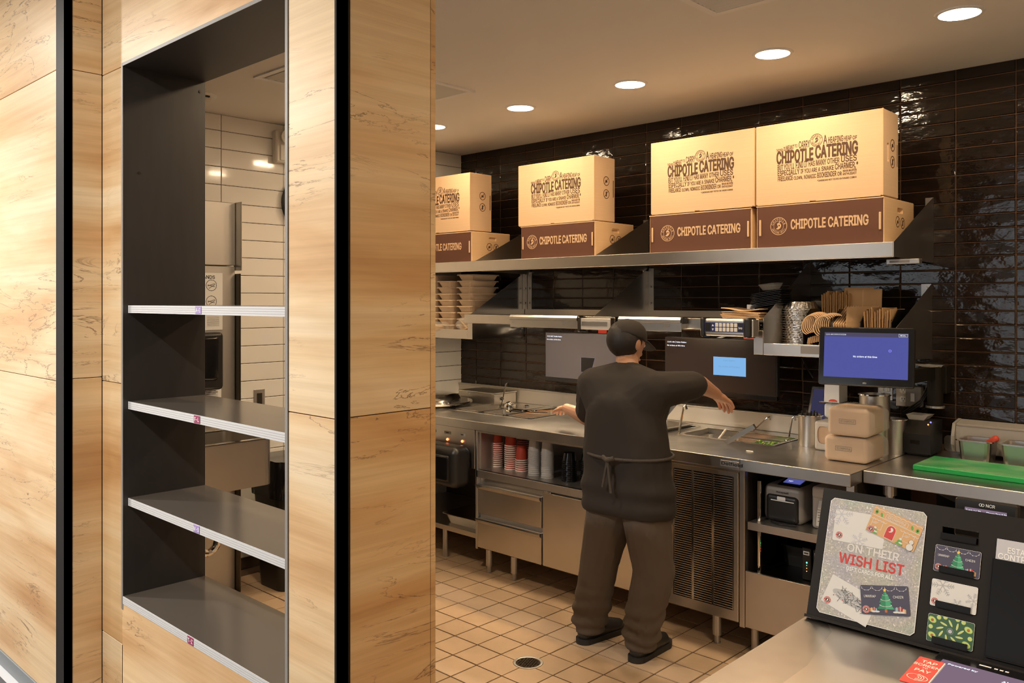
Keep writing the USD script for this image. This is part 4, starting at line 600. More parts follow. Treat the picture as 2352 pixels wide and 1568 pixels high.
food_pan(p0[0], p1[0], p0[1], min(p0[1] + .16, 4.25), zt, .097, 'small deep steel pan with a red handled tool, behind the cutting board', None, 'steel', None, .022)
p3 = on(2300, 1025, zt); food_pan(p1[0] + .018, p1[0] + .20, p0[1], min(p0[1] + .16, 4.25), zt, .097, 'small deep steel pan cut off by the right edge of the photo', None, 'steel', None, .022)
t = thing('kitchen_tool', 'tool with a thick red rubber handle leaning in the small pan', 'utensil'); e = at(2287, 1007, p0[1] + .05); s_ = at(2262, 1022, p0[1] + .075)
obj('handle', m3.Manifold.batch_hull([m3.Manifold.sphere(.014, 16).translate(tuple(e)), m3.Manifold.sphere(.012, 16).translate(tuple(s_ + (s_ - e) * .5))]), 'red_handle', t, 40); obj('shaft', cyl(s_, (p0[0] + .055, p0[1] + .08, HC + .02), .006), 'steel', t)
fy0 = 4.262; c = at(2196, 1000, fy0); t = thing('film_dispenser', 'long grey metal film dispenser box against the black tiles', 'dispenser'); fx = c[0]
obj('body', hull([(x, y, z) for x in (fx, fx + .95) for y, z in ((fy0, .917), (fy0, 1.040), (fy0 + .012, 1.046), (YW - .005, 1.058), (YW - .005, .917))]), 'light_grey', t); obj('top_edge', B(fx, fx + .95, fy0 - .003, fy0 + .01, 1.036, 1.047, .002), 'putty', t)
obj('end_cap', hull([(x, y, z) for x in (fx - .014, fx - .001) for y, z in ((fy0 - .004, .914), (fy0 - .03, .95), (fy0 - .03, .99), (fy0 - .006, 1.046), (YW - .005, 1.060), (YW - .005, .914))]), 'light_grey', t); obj('foot', B(fx + .02, fx + .06, fy0 + .02, YW - .01, HC + .0005, .917), 'rubber', t); obj('foot', B(fx + .8, fx + .84, fy0 + .02, YW - .01, HC + .0005, .917), 'rubber', t)
# ------------------------------------------------------------------ things on the worktop end
def canister(x, y, r, h, label): t = thing('canister', label, 'canister', (x, y, HC + .0005)); obj('body', lathe([(0, 0), (r, 0), (r, h - .004), (r + .006, h - .002), (r + .006, h), (r - .002, h), (r - .003, .004), (0, .004)], 40), 'steel', t, 40); obj('rim', lathe([(r, h - .006), (r + .007, h - .003), (r + .006, h + .002), (r, h + .002)], 40), 'chrome', t); return t
c = on(1856, 1027, HC); cn = canister(c[0] - .015, c[1] + .055, .056, .152, 'tall brushed steel canister of black cutlery left of the napkin holder')
for k in range(7): a = k * 2.4; obj('cutlery', cyl((.02 * math.cos(a), .02 * math.sin(a), .02), (.038 * math.cos(a), .038 * math.sin(a), .165 + .006 * (k % 3)), .004, 6), 'black_plastic', cn)
c = at(2009, 905, 4.09); canister(c[0], 4.09, .068, c[2] - HC, 'large open steel canister standing behind the napkin packs')
c = on(2052, 1043, HC); canister(c[0] - .012, c[1] + .045, .052, .16, 'steel canister half hidden by the right end of the napkin packs')
c = on(1869, 1033, HC); t = thing('napkin_holder', 'grey napkin dispenser with an oval window beside the steel canister', 'napkin dispenser'); nx, ny = c[0], c[1] + .006
obj('body', m3.Manifold.hull_points(np.array(RB(nx, nx + .15, ny, ny + .12, HC + .0005, HC + .140, .012, 12)[0])) - m3.Manifold.hull_points(np.array([(nx + .045 + .03 * math.copysign(abs(math.cos(a)) ** .6, math.cos(a)) + .0, ny + s_, HC + .075 + .042 * math.copysign(abs(math.sin(a)) ** .7, math.sin(a))) for a in np.linspace(0, 2 * math.pi, 24) for s_ in (-.01, .012)])), 'light_grey', t, 30); obj('napkins', B(nx + .012, nx + .12, ny + .008, ny + .10, HC + .02, HC + .12), 'napkin', t)
def napkin_pack(x, y, z, w, d, h, rz, label):
    t = thing('napkin_pack', label, 'napkin pack', (x, y, z), (0, 0, rz)); obj('stack', RB(0, w, 0, d, .001, h, .018, 14), 'napkin', t, 50)
    for k in range(1): obj('fold_line', B(w - .002, w + .0005, .02, d - .02, h * .3, h * .302), 'kraft', t)
    fr = sbox(.052, h * .46, .052 + .070, h * .46 + .017); obj('printed_lettering', FR(cat(extrude(fr.buffer(.0015).difference(fr), .0004), text('CHIPOTLE', .008, .046, False, .070, h * .46 + .0045), extrude(affinity.translate(ring(.003, .0042, 16), .061, h * .46 + .0085), .0004)), -.0004), 'print_brown', t)
    v, f = tri(trimesh.Trimesh(*RB(-.004, w + .004, -.003, d + .004, 0, h + .004, .022, 14)).subdivide()); tail = np.clip((v[:, 0] - w + .01) / .03, 0, 1); v = v + np.c_[.045 * tail, .01 * tail * np.sin(v[:, 2] * 60), (h * .45 - v[:, 2]) * .5 * tail] + .006 * (meshkit.noise(v * 35) - .5)[:, None] * tail[:, None]; v[:, 2] = np.maximum(v[:, 2], .0); v[:, 1] = np.maximum(v[:, 1], -.003); obj('film_wrap', (v, f), 'film', t, True)
napkin_pack(-1.597, 3.722, HC + .0006, .188, .21, .112, 0, 'film wrapped pack of brown napkins lying on the worktop, lower of two'); napkin_pack(-1.575, 3.708, HC + .1175, .176, .21, .126, 1.5, 'film wrapped pack of brown napkins on top of the other pack')
c = at(1903, 1000, 4.10); w0 = c[0]; t = thing('straw_dispenser', 'tall white dispenser with a wire rack top behind the napkin packs', 'dispenser'); zr = at(1920, 922, 4.1)[2]
obj('body', RB(w0 - .02, w0 + .095, 4.09, 4.17, HC + .0005, zr - .012, .012, 12), 'white', t, 40); obj('wire_rack', cat(*([tube([(w0 - .035, y, zr - .006), (w0 + .115, y, zr - .006)], .0022, 6) for y in (4.065, 4.185)] + [tube([(w0 - .035 + .012 * k, 4.065, zr - .005), (w0 - .035 + .012 * k, 4.185, zr - .005)], .0018, 6) for k in range(13)])), 'chrome', t)
obj('rack_post', cat(*[cyl((w0 + q, 4.13, zr - .02), (w0 + q, 4.13, zr - .006), .006) for q in (.01, .06)]), 'chrome', t)
t = thing('straw_carton', 'small white carton with a round hole standing on the wire rack', 'carton', (w0 - .012, 4.075, zr - .0025)); ch = at(1920, 872, 4.08)[2] + .02 - zr
obj('body', m3.Manifold.hull_points(np.array([(x, y, z) for x, y, z in ((0, 0, 0), (.075, 0, 0), (.075, .10, 0), (0, .10, 0), (.004, .0, ch), (.075, 0, ch), (.075, .10, ch), (.004, .10, ch))])) - m3.Manifold.cylinder(.02, .022, .022, 24).rotate((0, 90, 0)).translate((.062, .05, ch * .82)), 'white', t); obj('printed_band', FR(extrude(Polygon([(.02 + .025 + .022 * math.cos(a), .004 + .012 * math.sin(a)) for a in np.linspace(0, math.pi, 14)]), .0004), -.0), 'red_handle', t); obj('inner_sleeve', B(.055, .061, .02, .08, ch * .5, ch * .97), 'kraft_pale', t)
a, b = at(1850, 948, 4.15), at(1862, 864, 4.22); t = thing('tablet', 'black tablet with a dark blue screen leaning against the tiles behind the canister', 'tablet', (a[0], 4.15, HC + .0955), (-22, 0, 0)); th_ = (b[2] - a[2]) / math.cos(math.radians(22))
obj('case', B(0, .155, 0, .012, 0, th_, .005), 'black_plastic', t); obj('screen', B(.016, .140, -.0006, .001, .012, th_ - .014), 'screen_dim', t); obj('moon_mark', FR(extrude(Point(.05, .034).buffer(.018, 12).difference(Point(.056, .038).buffer(.014, 12)), .0004), -.0008), 'screen_blue', t); 
tk = thing('tablet_riser', 'small black stand under the leaning tablet', 'stand'); obj('block', B(a[0] - .005, a[0] + .16, 4.145, 4.23, HC + .0005, HC + .094, .004), 'black_plastic', tk)
cb = thing('tablet_cord', 'dark cable hanging from the right shelf down to the leaning tablet', 'cable'); obj('wire', tube([at(1838, 815, YW - .03), at(1848, 835, YW - .03), at(1860, 855, 4.25), at(1868, 868, 4.245)], .004), 'black_plastic', cb)  # the leaning tablet's own cord
# expo monitor on its arm
c = at(1987, 819, 3.72); t = thing('expo_monitor', 'touch monitor with a blue screen on a wall arm above the napkin packs', 'monitor', c, (-7, 0, 10)); w, h = .392, .258
obj('housing', RB(-w / 2, w / 2, 0, .035, -h / 2, h / 2, .010, 12), 'black_plastic', t, 40); obj('bezel', B(-w / 2 + .004, w / 2 - .004, -.001, .004, -h / 2 + .004, h / 2 - .004, .001), 'gloss_black', t); sw, z0, z1 = .172, -.093, .104
obj('screen', B(-sw, sw, -.0018, 0, z0, z1 - .018), 'screen_blue', t); obj('screen_header', B(-sw, sw, -.0018, 0, z1 - .018, z1), 'screen_bar', t)
[obj('screen_lettering', FR(m_, -.002), 'screen_text', t) for m_ in (text('No orders at this time', .0075, .098, True, 0, -.004, .0003, 'c'), text('11:01 AM | EXPO STATION', .0055, .085, False, -sw + .006, z1 - .012, .0003))]; br = sbox(sw - .038, z1 - .015, sw - .004, z1 - .003); obj('recall_button', FR(cat(extrude(br.buffer(.0008).difference(br), .0003), text('RECALL', .0055, .024, True, sw - .021, z1 - .0118, .0003, 'c')), -.002), 'screen_text', t); obj('maker_mark', FR(text('elo', .008, None, True, 0, -h / 2 + .011, .0003, 'c'), -.0012), 'light_grey', t)
obj('search_mark', FR(cat(extrude(affinity.translate(ring(.004, .0055, 16), .10, .028), .0003)), -.002), 'led_blue', t)
t = thing('monitor_arm', 'black wall arm and post that carries the touch monitor', 'monitor mount'); ya = 4.22; p = at(2138, 856, ya)
obj('arm', hull([(x, y, z) for y, xc in ((c[1] + .04, c[0] + .10), (ya, p[0])) for x in (xc - .02, xc + .02) for z in (p[2] - .03, p[2] + .03)]), 'black_metal', t); obj('post', cyl((p[0] + .01, ya + .03, p[2] - .155), (p[0] + .01, ya + .03, p[2] + .045), .034, 24), 'black_metal', t); obj('collar', cyl((p[0] + .01, ya + .03, p[2] - .165), (p[0] + .01, ya + .03, p[2] - .155), .042, 24), 'steel_soft', t); obj('wall_plate', B(p[0] - .03, p[0] + .05, ya + .06, YW, p[2] - .10, p[2] + .03, .003), 'black_metal', t)
c = at(2112, 838, YW - .05); t = thing('clear_tray', 'flat clear film lid lying on top of the monitor arm', 'lid'); v, f = tri(trimesh.Trimesh(*B(-.08, .09, -.05, .05, 0, .002)).subdivide().subdivide().subdivide()); v[:, 2] += .012 * meshkit.noise(v * 30); obj('sheet', mv((v, f), (p[0] - .03, ya - .05, p[2] + .0305)), 'film', t, True)
# outlets
def outlet(u, v, label, kind):
    p = at(u, v, YW); t = thing('wall_outlet', label, 'outlet', (p[0], YW, p[2]))
    obj('plate', B(-.036, .036, -.006, 0, -.058, .058, .002), 'steel_soft' if kind != 'duplex' else 'putty', t)
    if kind == 'duplex':
        for z in (-.022, .022):
            r = obj('receptacle', FR(extrude(Point(0, z).buffer(.0175, 10).intersection(sbox(-.0165, z - .0145, .0165, z + .0145)), .0015), -.0075), 'off_white', t)
            obj('slot', FR(cat(*[extrude(sbox(x - .0012, z - .001, x + .0012, z + .007), .0003) for x in (-.006, .006)] + [extrude(Point(0, z - .008).buffer(.0022), .0003)]), -.009), 'black_plastic', t)
    else:
        for i in range(2):
            for j in range(3): obj('jack', B(-.026 + .030 * i, -.006 + .030 * i, -.010, -.006, -.045 + .032 * j, -.022 + .032 * j, .001), 'white', t)
outlet(2076, 906, 'taupe duplex wall outlet with two white receptacles under the monitor arm', 'duplex'); outlet(2034, 892, 'steel wall plate with white data jacks behind the large canister', 'data')
p = at(2104, 912, YW); t = thing('power_adapter', 'grey box adapter plugged beside the duplex outlet with hanging cords', 'power adapter'); obj('case', B(p[0] - .036, p[0] + .036, YW - .04, YW, p[2] - .045, p[2] + .055, .004), 'grey_plastic', t); obj('label', B(p[0] - .012, p[0] + .006, YW - .0415, YW - .0395, p[2] - .018, p[2] + .022), 'white', t); a, b = at(2138, 890, YW - .02), at(2072, 956, YW - .06)
for k in range(3): obj('cord', tube([tuple(a + (0, 0, .02 * k)), tuple((a + b) / 2 + (.02, -.01, -.014 + .012 * k)), tuple(b + (0, 0, .008 * k))], .0035), 'black_plastic', t)
t = thing('card_printer', 'black counter printer with a pale bowl shaped lid at the back of the worktop', 'printer'); a = at(2070, 1000, 4.10); kx = a[0] + .01
obj('body', hull([(x, y, z) for x in (kx, kx + .118) for y, z in ((4.10, HC + .012), (4.10, 1.0), (4.15, 1.058), (4.27, 1.058), (4.27, HC + .012))]), 'black_plastic', t); obj('foot', B(kx + .01, kx + .10, 4.12, 4.25, HC + .0005, HC + .0125), 'rubber', t); obj('lid', hull([(x, y, z) for x, y, z in ((kx + .004, 4.16, 1.0585), (kx + .07, 4.16, 1.0585), (kx + .07, 4.24, 1.0585), (kx + .004, 4.24, 1.0585), (kx - .006, 4.15, 1.082), (kx + .09, 4.15, 1.082), (kx + .09, 4.25, 1.082), (kx - .006, 4.25, 1.082))]), 'light_grey', t); obj('port', B(kx + .03, kx + .07, 4.0985, 4.102, .955, .972), 'gloss_black', t); obj('status_lamp', ball((kx + .105, 4.145, 1.055), .004), 'led_blue', t); obj('status_lamp', ball((kx + .097, 4.135, 1.045), .0035), 'led_red', t)
# ================================================================== PICK-UP SHELVES
def pick_shelf(z1, z0, name, col, u, label, yf=1.303, x0=OL, sill=False):
    t = thing('pickup_shelf', label, 'shelf'); n = 7
    obj('board', B(x0 + .0005, OR_ - .0005, yf + .002, YK - .002, z0 + .001, z1), 'shelf_top', t)
    eb = obj('front_edge', B(x0 + .0005, OR_ - .0005, yf, yf + .0025, z0, z1 - .0006), 'ply_light', t)
    for k in range(1, 4): z = z0 + (z1 - z0) * k / 4; obj('ply_line', B(x0 + .001, OR_ - .001, yf - .0004, yf + .001, z - .0011, z + .0008), 'ply_dark', eb)
    p = at(u, 700, yf); tg = obj('letter_tag', B(p[0] - .021, p[0] + .021, yf - .0016, yf - .0002, (z0 + z1) / 2 - .0125, (z0 + z1) / 2 + .0125, .0005), col, t)
    obj('printed_lettering', FR(text(name, .013, None, True, p[0], (z0 + z1) / 2 - .0065, .0003, 'c'), yf - .0018), 'white', tg); return t
pick_shelf(1.5985, 1.5695, 'A-E', 'purple_tag', 456, 'topmost pick-up shelf at eye level, tagged A-E on a purple label')
pick_shelf(1.238, 1.209, 'F-L', 'maroon_tag', 453, 'second pick-up shelf from the top, tagged F-L on a maroon label')
pick_shelf(.876, .847, 'M-S', 'purple_tag', 452, 'third pick-up shelf from the top, tagged M-S on a purple label')
pick_shelf(.512, ZS + .0005, 'T-Z', 'maroon_tag', 438, 'lowest pick-up shelf resting on the sill, tagged T-Z on a maroon label', 1.2835)
# ================================================================== HAND SINK CORNER, seen through the opening
PX = -4.363
t = thing('steel_column', 'flat steel wall column with a seam beside the white tiles, seen through the opening', 'column')
obj('lower_panel', B(XW + .008, PX, 1.75, 2.349, 0, 1.806, .003), 'steel_soft', t); obj('upper_panel', B(XW + .008, PX + .002, 1.75, 2.349, 1.810, 2.160, .003), 'steel_soft', t); obj('upper_fin', B(PX - .02, -4.298, 2.350, 2.356, 1.782, 2.162, .002), 'steel', t); obj('lower_fin', B(PX - .02, -4.312, 2.350, 2.357, 0, 1.765, .002), 'dark_steel', t)
P_ = lambda u, v: ax(u, v, PX + .004)
a, b = P_(472, 626), P_(511, 757); t = thing('hand_washing_sign', 'white hand washing sign with round drawings, headed HANDS', 'sign'); sx = lambda m, y, z: onto(m, (PX + .0055, y, z), (0, 1, 0), (0, 0, 1)); y1 = b[1]; y0 = y1 - .21
obj('sheet', B(PX + .0035, PX + .0055, y0, y1, b[2], a[2], .0004), 'white', t); h_ = P_(485, 634)
obj('printed_lettering', sx(text('WASH YOUR HANDS', .018, None, True, 0, 0, .0004, 'r'), y1 - .045, P_(485, 640)[2]), 'black_plastic', t)
for v in (655, 692):
    c = P_(486, v); obj('drawing_ring', sx(extrude(affinity.scale(ring(.92, 1.0, 32), .031, .031, origin=(0, 0)), .0004), c[1] - .002, c[2]), 'black_plastic', t)
    obj('hand_drawing', sx(cat(*[extrude(affinity.rotate(sbox(-.022, -.003 + o, .022, .001 + o), r, origin=(0, 0)), .0004) for o, r in ((.004, 18), (-.006, 32), (-.002, -14))]), c[1] - .002, c[2]), 'grey_plastic', t)
obj('small_print', sx(cat(*[extrude(sbox(-.07, -.006 * k, .0, -.006 * k + .002), .0004) for k in range(9)]), y1 - .02, P_(485, 728)[2]), 'grey_plastic', t)
a, b = P_(472, 757), P_(509, 890); t = thing('soap_dispenser', 'black soap dispenser on the steel column below the hand washing sign', 'soap dispenser'); obj('body', RB(PX + .003, PX + .10, b[1] - .20, b[1] - .035, b[2], a[2] - .012, .02, 12), 'black_plastic', t, 40); obj('cover', RB(PX + .02, PX + .112, b[1] - .17, b[1] - .065, b[2] + .05, a[2] - .03, .02, 12), 'gloss_black', t, 40)
a, b = P_(472, 890), P_(508, 912); t = thing('notice_label', 'small white printed label under the black soap dispenser', 'label'); obj('sheet', B(PX + .0035, PX + .0055, b[1] - .16, b[1], b[2], a[2], .0003), 'white', t); obj('printed_bars', sx(cat(*[extrude(sbox(-.09, -.009 * k, -.012 * (k % 2), -.009 * k + .003), .0004) for k in range(4)]), b[1] - .02, a[2] - .012), 'black_plastic', t)
SX = -3.905; a, b = ax(628, 1010, SX), ax(628, 1108, SX)
t = thing('hand_sink', 'wall hung steel hand sink with a deep rounded apron', 'sink'); zt_, zb_ = .905, .668
obj('basin', m3.Manifold.hull_points(np.array(RV(PX + .006, SX, 1.80, 2.318, zb_, zt_, .05, 40)[0])) - m3.Manifold.hull_points(np.array(RV(PX + .05, SX - .03, 1.84, 2.285, .74, 1.0, .045, 40)[0])), 'steel', t, 35)
obj('rim', m3.Manifold.hull_points(np.array(RV(PX + .006, SX + .004, 1.796, 2.322, zt_ - .002, zt_ + .004, .052, 40)[0])) - m3.Manifold.hull_points(np.array(RV(PX + .05, SX - .03, 1.84, 2.285, .7, 1.2, .045, 40)[0])), 'steel_bright', t); obj('splash', B(PX + .004, PX + .012, 1.80, 2.23, zt_, 1.06, .002), 'steel', t)
obj('tap', tube([(PX + .02, 2.02, .96), (PX + .06, 2.02, 1.04), (PX + .14, 2.02, 1.06), (PX + .2, 2.02, 1.02)], .012, 10), 'chrome', t)
c = ax(494, 1265, -4.08); tp = thing('drain_pipe', 'polished chrome trap pipe under the hand sink', 'pipe'); py = c[1] + .012
obj('down_pipe', cyl((-4.08, py, .44), (-4.08, py, zb_ - .001), .020, 18), 'chrome', tp); obj('slip_nut', cat(cyl((-4.08, py, .455), (-4.08, py, .475), .028, 18), cyl((-4.08, py, .60), (-4.08, py, .62), .026, 18)), 'chrome', tp); obj('bend', tube([(-4.08, py, .45)] + [(-4.08, py - .055 + .055 * math.cos(q), .385 - .055 * math.sin(q)) for q in np.linspace(0, math.pi, 9)] + [(-4.08, py - .11, .45)], .0195, 14), 'chrome', tp); obj('wall_arm', tube([(-4.08, py - .11, .45), (-4.12, py - .11, .49), (PX + .002, py - .11, .49)], .0185, 14), 'chrome', tp)
t = thing('trash_can', 'dark rubbish bin with a crinkled black liner beside the hand sink', 'rubbish bin', (-4.26, 2.70, 0)); obj('body', RV(-.17, .17, -.235, .235, .0, .72, .06, 24, .035), 'black_plastic', t, 40)
v, f = RV(-.172, .172, -.237, .237, .52, .728, .06, 40); tm = trimesh.Trimesh(v, f).subdivide().subdivide().subdivide(); v = np.array(tm.vertices); v += .010 * (meshkit.fbm(v * (45, 45, 22), 3)[:, None] - .4) * np.array([1, 1, 0]) * np.sign(v); obj('liner', (v, tm.faces), 'gloss_black', t, True)
p = ax(595, 915, XW + .007); t = thing('wall_switch', 'steel plated rocker switch on the white tiles', 'switch', (XW + .0068, p[1], p[2])); obj('plate', B(0, .006, -.037, .037, -.058, .058, .002), 'steel', t); obj('rocker', B(.006, .009, -.017, .017, -.034, .034, .001), 'dark_steel', t)
# clock, emergency light, smoke detector, vents, drain
p = ax(655, 465, XW + .007); t = thing('wall_clock', 'round black rimmed wall clock half hidden by the maple post', 'clock', (XW + .007, p[1] + .13, p[2])); XZ = lambda m: (np.c_[m[0][:, 2], m[0][:, 0], m[0][:, 1]], m[1])
obj('rim', XZ(lathe([(.145, 0), (.16, .004), (.16, .03), (.148, .038), (.135, .030), (.132, .012), (.132, 0)], 48)), 'black_plastic', t, 30); obj('dial', XZ(lathe([(0, .012), (.133, .012), (.133, .003), (0, .003)], 48)), 'off_white', t); obj('numerals', cat(*[onto(text(str(k), .022, None, True, 0, -.011, .0005, 'c'), (.0126, .106 * math.sin(math.radians(30 * k)), .106 * math.cos(math.radians(30 * k))), (0, 1, 0), (0, 0, 1)) for k in range(1, 13)]), 'black_plastic', t)
obj('hand', onto(extrude(sbox(-.003, -.01, .003, .07), .001), (.014, 0, 0), (0, math.cos(-.5), math.sin(-.5)), (0, -math.sin(-.5), math.cos(-.5))), 'black_plastic', t); obj('hand', onto(extrude(sbox(-.002, -.01, .002, .1), .001), (.0155, 0, 0), (0, 1, 0), (0, 0, 1)), 'black_plastic', t)
p, q = ax(624, 300, XW + .007), ax(624, 373, XW + .007); t = thing('emergency_light', 'white emergency light unit high on the white tiles behind the maple post', 'emergency light', (XW + .0068, p[1] + .14, (p[2] + q[2]) / 2)); hh = (p[2] - q[2]) / 2
obj('housing', B(0, .055, -.14, .14, -hh, hh, .008), 'off_white', t); obj('front_cover', B(.054, .062, -.115, .14, -hh + .01, .01, .004), 'off_white', t)
for y in (-.085, .085): obj('lamp_head', (lambda m: (m[0] @ np.array([[0, .3, .954], [0, .954, -.3], [1, 0, 0]]).T * 1.0 + np.array([.10, y, hh * .62]), m[1]))((lambda l: (l[0][:, [2, 1, 0]], l[1]))(lathe([(0, .0), (.030, .0), (.044, .03), (.044, .036), (.038, .034), (.012, .014), (0, .014)], 28))) if 0 else mv(XZ(lathe([(0, 0), (.030, 0), (.045, .032), (.045, .038), (.039, .036), (.014, .016), (0, .016)], 28)), (.062, y, hh * .55)), 'off_white', t, 30)
for y in (-.085, .085): obj('bulb', ball((.083, y, hh * .55), .011), 'chrome', t, True)
p = on(487, 222, CEIL); t = thing('smoke_detector', 'round white smoke detector on the ceiling behind the opening', 'smoke detector', (p[0], p[1] - .05, CEIL)); obj('base', lathe([(.0, 0), (.07, 0), (.068, -.012), (.0, -.012)], 32), 'white', t); obj('sensor', lathe([(.045, -.012), (.04, -.03), (.0, -.034)], 32), 'off_white', t); obj('vent_slot', B(.046, .056, -.01, .01, -.020, -.012), 'black_plastic', t)
def vent(u, v, dx, dy, label):
    p = on(u, v, CEIL); t = thing('ceiling_vent', label, 'vent', (p[0] + dx, p[1] + dy, CEIL)); w = .19
    obj('frame', m3.Manifold.cube((2 * w, 2 * w, .008), True).translate((0, 0, -.004)) - m3.Manifold.cube((2 * w - .06, 2 * w - .06, .03), True), 'white', t); obj('backing', B(-w + .02, w - .02, -w + .02, w - .02, -.002, 0), 'grey_plastic', t)
    for k in range(11): y = -w + .05 + .028 * k; obj('slat', hull([(x, y + a, z) for x in (-w + .03, w - .03) for a, z in ((0, -.003), (.004, -.0025), (.015, -.009), (.018, -.008))]), 'off_white', t)
vent(1030, 192, -.19, -.0, 'white ceiling vent cut off by the maple post'); vent(640, 188, .19, .05, 'white ceiling vent seen through the opening'); vent(1745, 6, 0, -.19, 'white ceiling vent at the top edge of the photo')
t = thing('floor_drain', 'round steel floor drain with square holes between the beige tiles', 'floor drain', (-2.543, 2.781, 0)); R_ = .066
gr = Point(0, 0).buffer(.056, 16); hl = unary_union([sbox(-.0045 + .0118 * i, -.0045 + .0118 * j, .0045 + .0118 * i, .0045 + .0118 * j) for i in range(-4, 5) for j in range(-4, 5) if i * i + j * j < 17])
obj('grate', mv(extrude(affinity.rotate(gr.difference(hl), 20, origin=(0, 0)), .003), (0, 0, -.003)), 'dark_steel', t); obj('ring', lathe([(.055, -.008), (.055, .0), (.058, .0015), (.066, .0012), (.0665, -.012)], 40), 'steel_soft', t); obj('sump', lathe([(0, -.03), (.060, -.03), (.060, -.006)], 32), 'black_metal', t)
# ================================================================== SERVING COUNTER AND GIFT CARD STAND (foreground)
t = thing('serving_counter', 'stainless steel serving counter in the right foreground under the gift card stand', 'counter'); FX = -.838
obj('top', B(FX, 2.4, .62, 2.28, .862, .900, .003), 'steel_top', t); obj('body', B(FX + .06, 2.4, .66, 2.20, .10, .862), 'steel_soft', t); obj('plinth', B(FX + .10, 2.4, .70, 2.16, 0, .10), 'black_metal', t)
obj('top_insert', onto(extrude(Polygon([(-.795, 1.86), (-.755, 1.80), (-.72, 1.60), (-.72, .70), (2.3, .70), (2.3, 1.86)]), .0012), (0, 0, .8995), (1, 0, 0), (0, 1, 0)), 'steel', t)
TI = math.radians(19.18); SO = np.array([-.831, 1.839, .9030]); SU, SV = np.array([1., 0, 0]), np.array([0, math.sin(TI), math.cos(TI)]); SN = np.cross(SU, SV)
gs = thing('gift_card_stand', 'slanted black gift card stand with a printed poster in the right foreground', 'display stand')
def S(m, w=0.0): return onto(m, SO + SN * w, SU, SV)                  # the stand's slanted face: u to the right, v up along it
face = sbox(0, 0, .86, .2915).difference(sbox(.262, .224, .332, .250))
obj('panel', S(extrude(face, .006), -.0065), 'black_metal', gs); obj('top_return', S(extrude(sbox(0, .2855, .86, .2915), .05), -.056), 'black_metal', gs); obj('side_return', S(extrude(Polygon([(0, .022), (.004, .022), (.004, .29), (0, .29)]), .045), -.05), 'black_metal', gs)
obj('rear_foot', hull([SO + SU * a + np.array([0, b, c]) for a in (.02, .84) for b, c in ((.05, .0), (.16, .0), (.16, .004), (.10, .20), (.096, .20))]), 'black_metal', gs) if 0 else obj('rear_foot', cat(*[hull([SO + SU * (a + e) + np.array([0, b, c]) for e in (0, .006) for b, c in ((.02, 0), (.17, 0), (.17, .006), (.105, .24), (.095, .24))]) for a in (.02, .42, .82)]), 'black_metal', gs); obj('bottom_lip', S(extrude(sbox(0, 0, .86, .006), .012), -.001), 'black_metal', gs)
po = thing('gift_card_poster', 'glittery silver poster with gift card pictures on the black stand', 'poster')
oct_ = lambda x0, y0, x1, y1, c: Polygon([(x0 + c, y0), (x1 - c, y0), (x1, y0 + c), (x1, y1 - c), (x1 - c, y1), (x0 + c, y1), (x0, y1 - c), (x0, y0 + c)])
W0 = .0004; sheet = oct_(.0225, .0173, .229, .271, .0072)
M['glitter'] = usdkit.material(stage, '/World/Looks/glitter', {'g': ('geometry', {}), 'v': ('voronoi_texture', {'scale': 420.0}), 's': ('rgb_ramp', {'ramp': [(.0, (.32, .33, .31)), (.5, (.42, .42, .395)), (.8, (.50, .49, .455)), (.95, (.80, .79, .76))]}), 'b': ('rgb_to_bw', {}), 'n': ('noise_texture', {'scale': 14.0, 'detail': 1.0}), 'nr': ('rgb_ramp', {'ramp': [(.35, (.86, .95, .86)), (.5, (1, .96, .90)), (.65, (.94, .90, 1))]}), 'x': ('mix_color', {'blend_type': 'multiply', 'fac': 1.0}), 'p': ('principled_bsdf', {'roughness': .4})},
    [('g.position', 'v.vector'), ('g.position', 'n.vector'), ('v.color', 'b.color'), ('b.val', 's.fac'), ('n.fac', 'nr.fac'), ('s.color', 'x.a'), ('nr.color', 'x.b'), ('x.result', 'p.base_color')], 'p.BSDF')
obj('sheet', S(extrude(sheet, .0012), W0), 'glitter', po); obj('sheet_border', S(extrude(sheet.buffer(.0012).difference(sheet), .0014), W0), 'white', po)
LV = [W0 + .0013]
for n_, c_ in (('ink_grey', (.50, .50, .54)), ('ink_pale', (.66, .65, .62)), ('ink_navy', (.055, .05, .085)), ('ink_tree', (.02, .22, .10)), ('ink_tree_lit', (.06, .36, .18)), ('ink_ginger', (.62, .36, .15)), ('ink_red', (.55, .035, .025)), ('ink_green', (.12, .36, .06)), ('ink_leaf', (.035, .105, .05)), ('ink_avocado', (.55, .62, .22)), ('ink_rind', (.16, .26, .05)), ('ink_pit', (.40, .13, .03)), ('ink_gold', (.85, .55, .08)), ('ink_silver', (.42, .42, .42)), ('ink_blue', (.10, .32, .42)), ('ink_lime', (.50, .64, .18)), ('ink_twig', (.06, .06, .05))): mat(n_, c_, .45)
def ink(name, poly_or_mesh, m_, parent, w): return obj(name, S(poly_or_mesh if isinstance(poly_or_mesh, tuple) else extrude(poly_or_mesh, .0002), w), m_, parent)
def aff(poly, c, ang, s=1.0): return affinity.translate(affinity.rotate(affinity.scale(poly, s, s, origin=(0, 0)), ang, origin=(0, 0)), *c)
def affm(m, c, ang, s=1.0): return mv((tri(m)[0] * (s, s, 1), tri(m)[1]), (c[0], c[1], 0), ang)
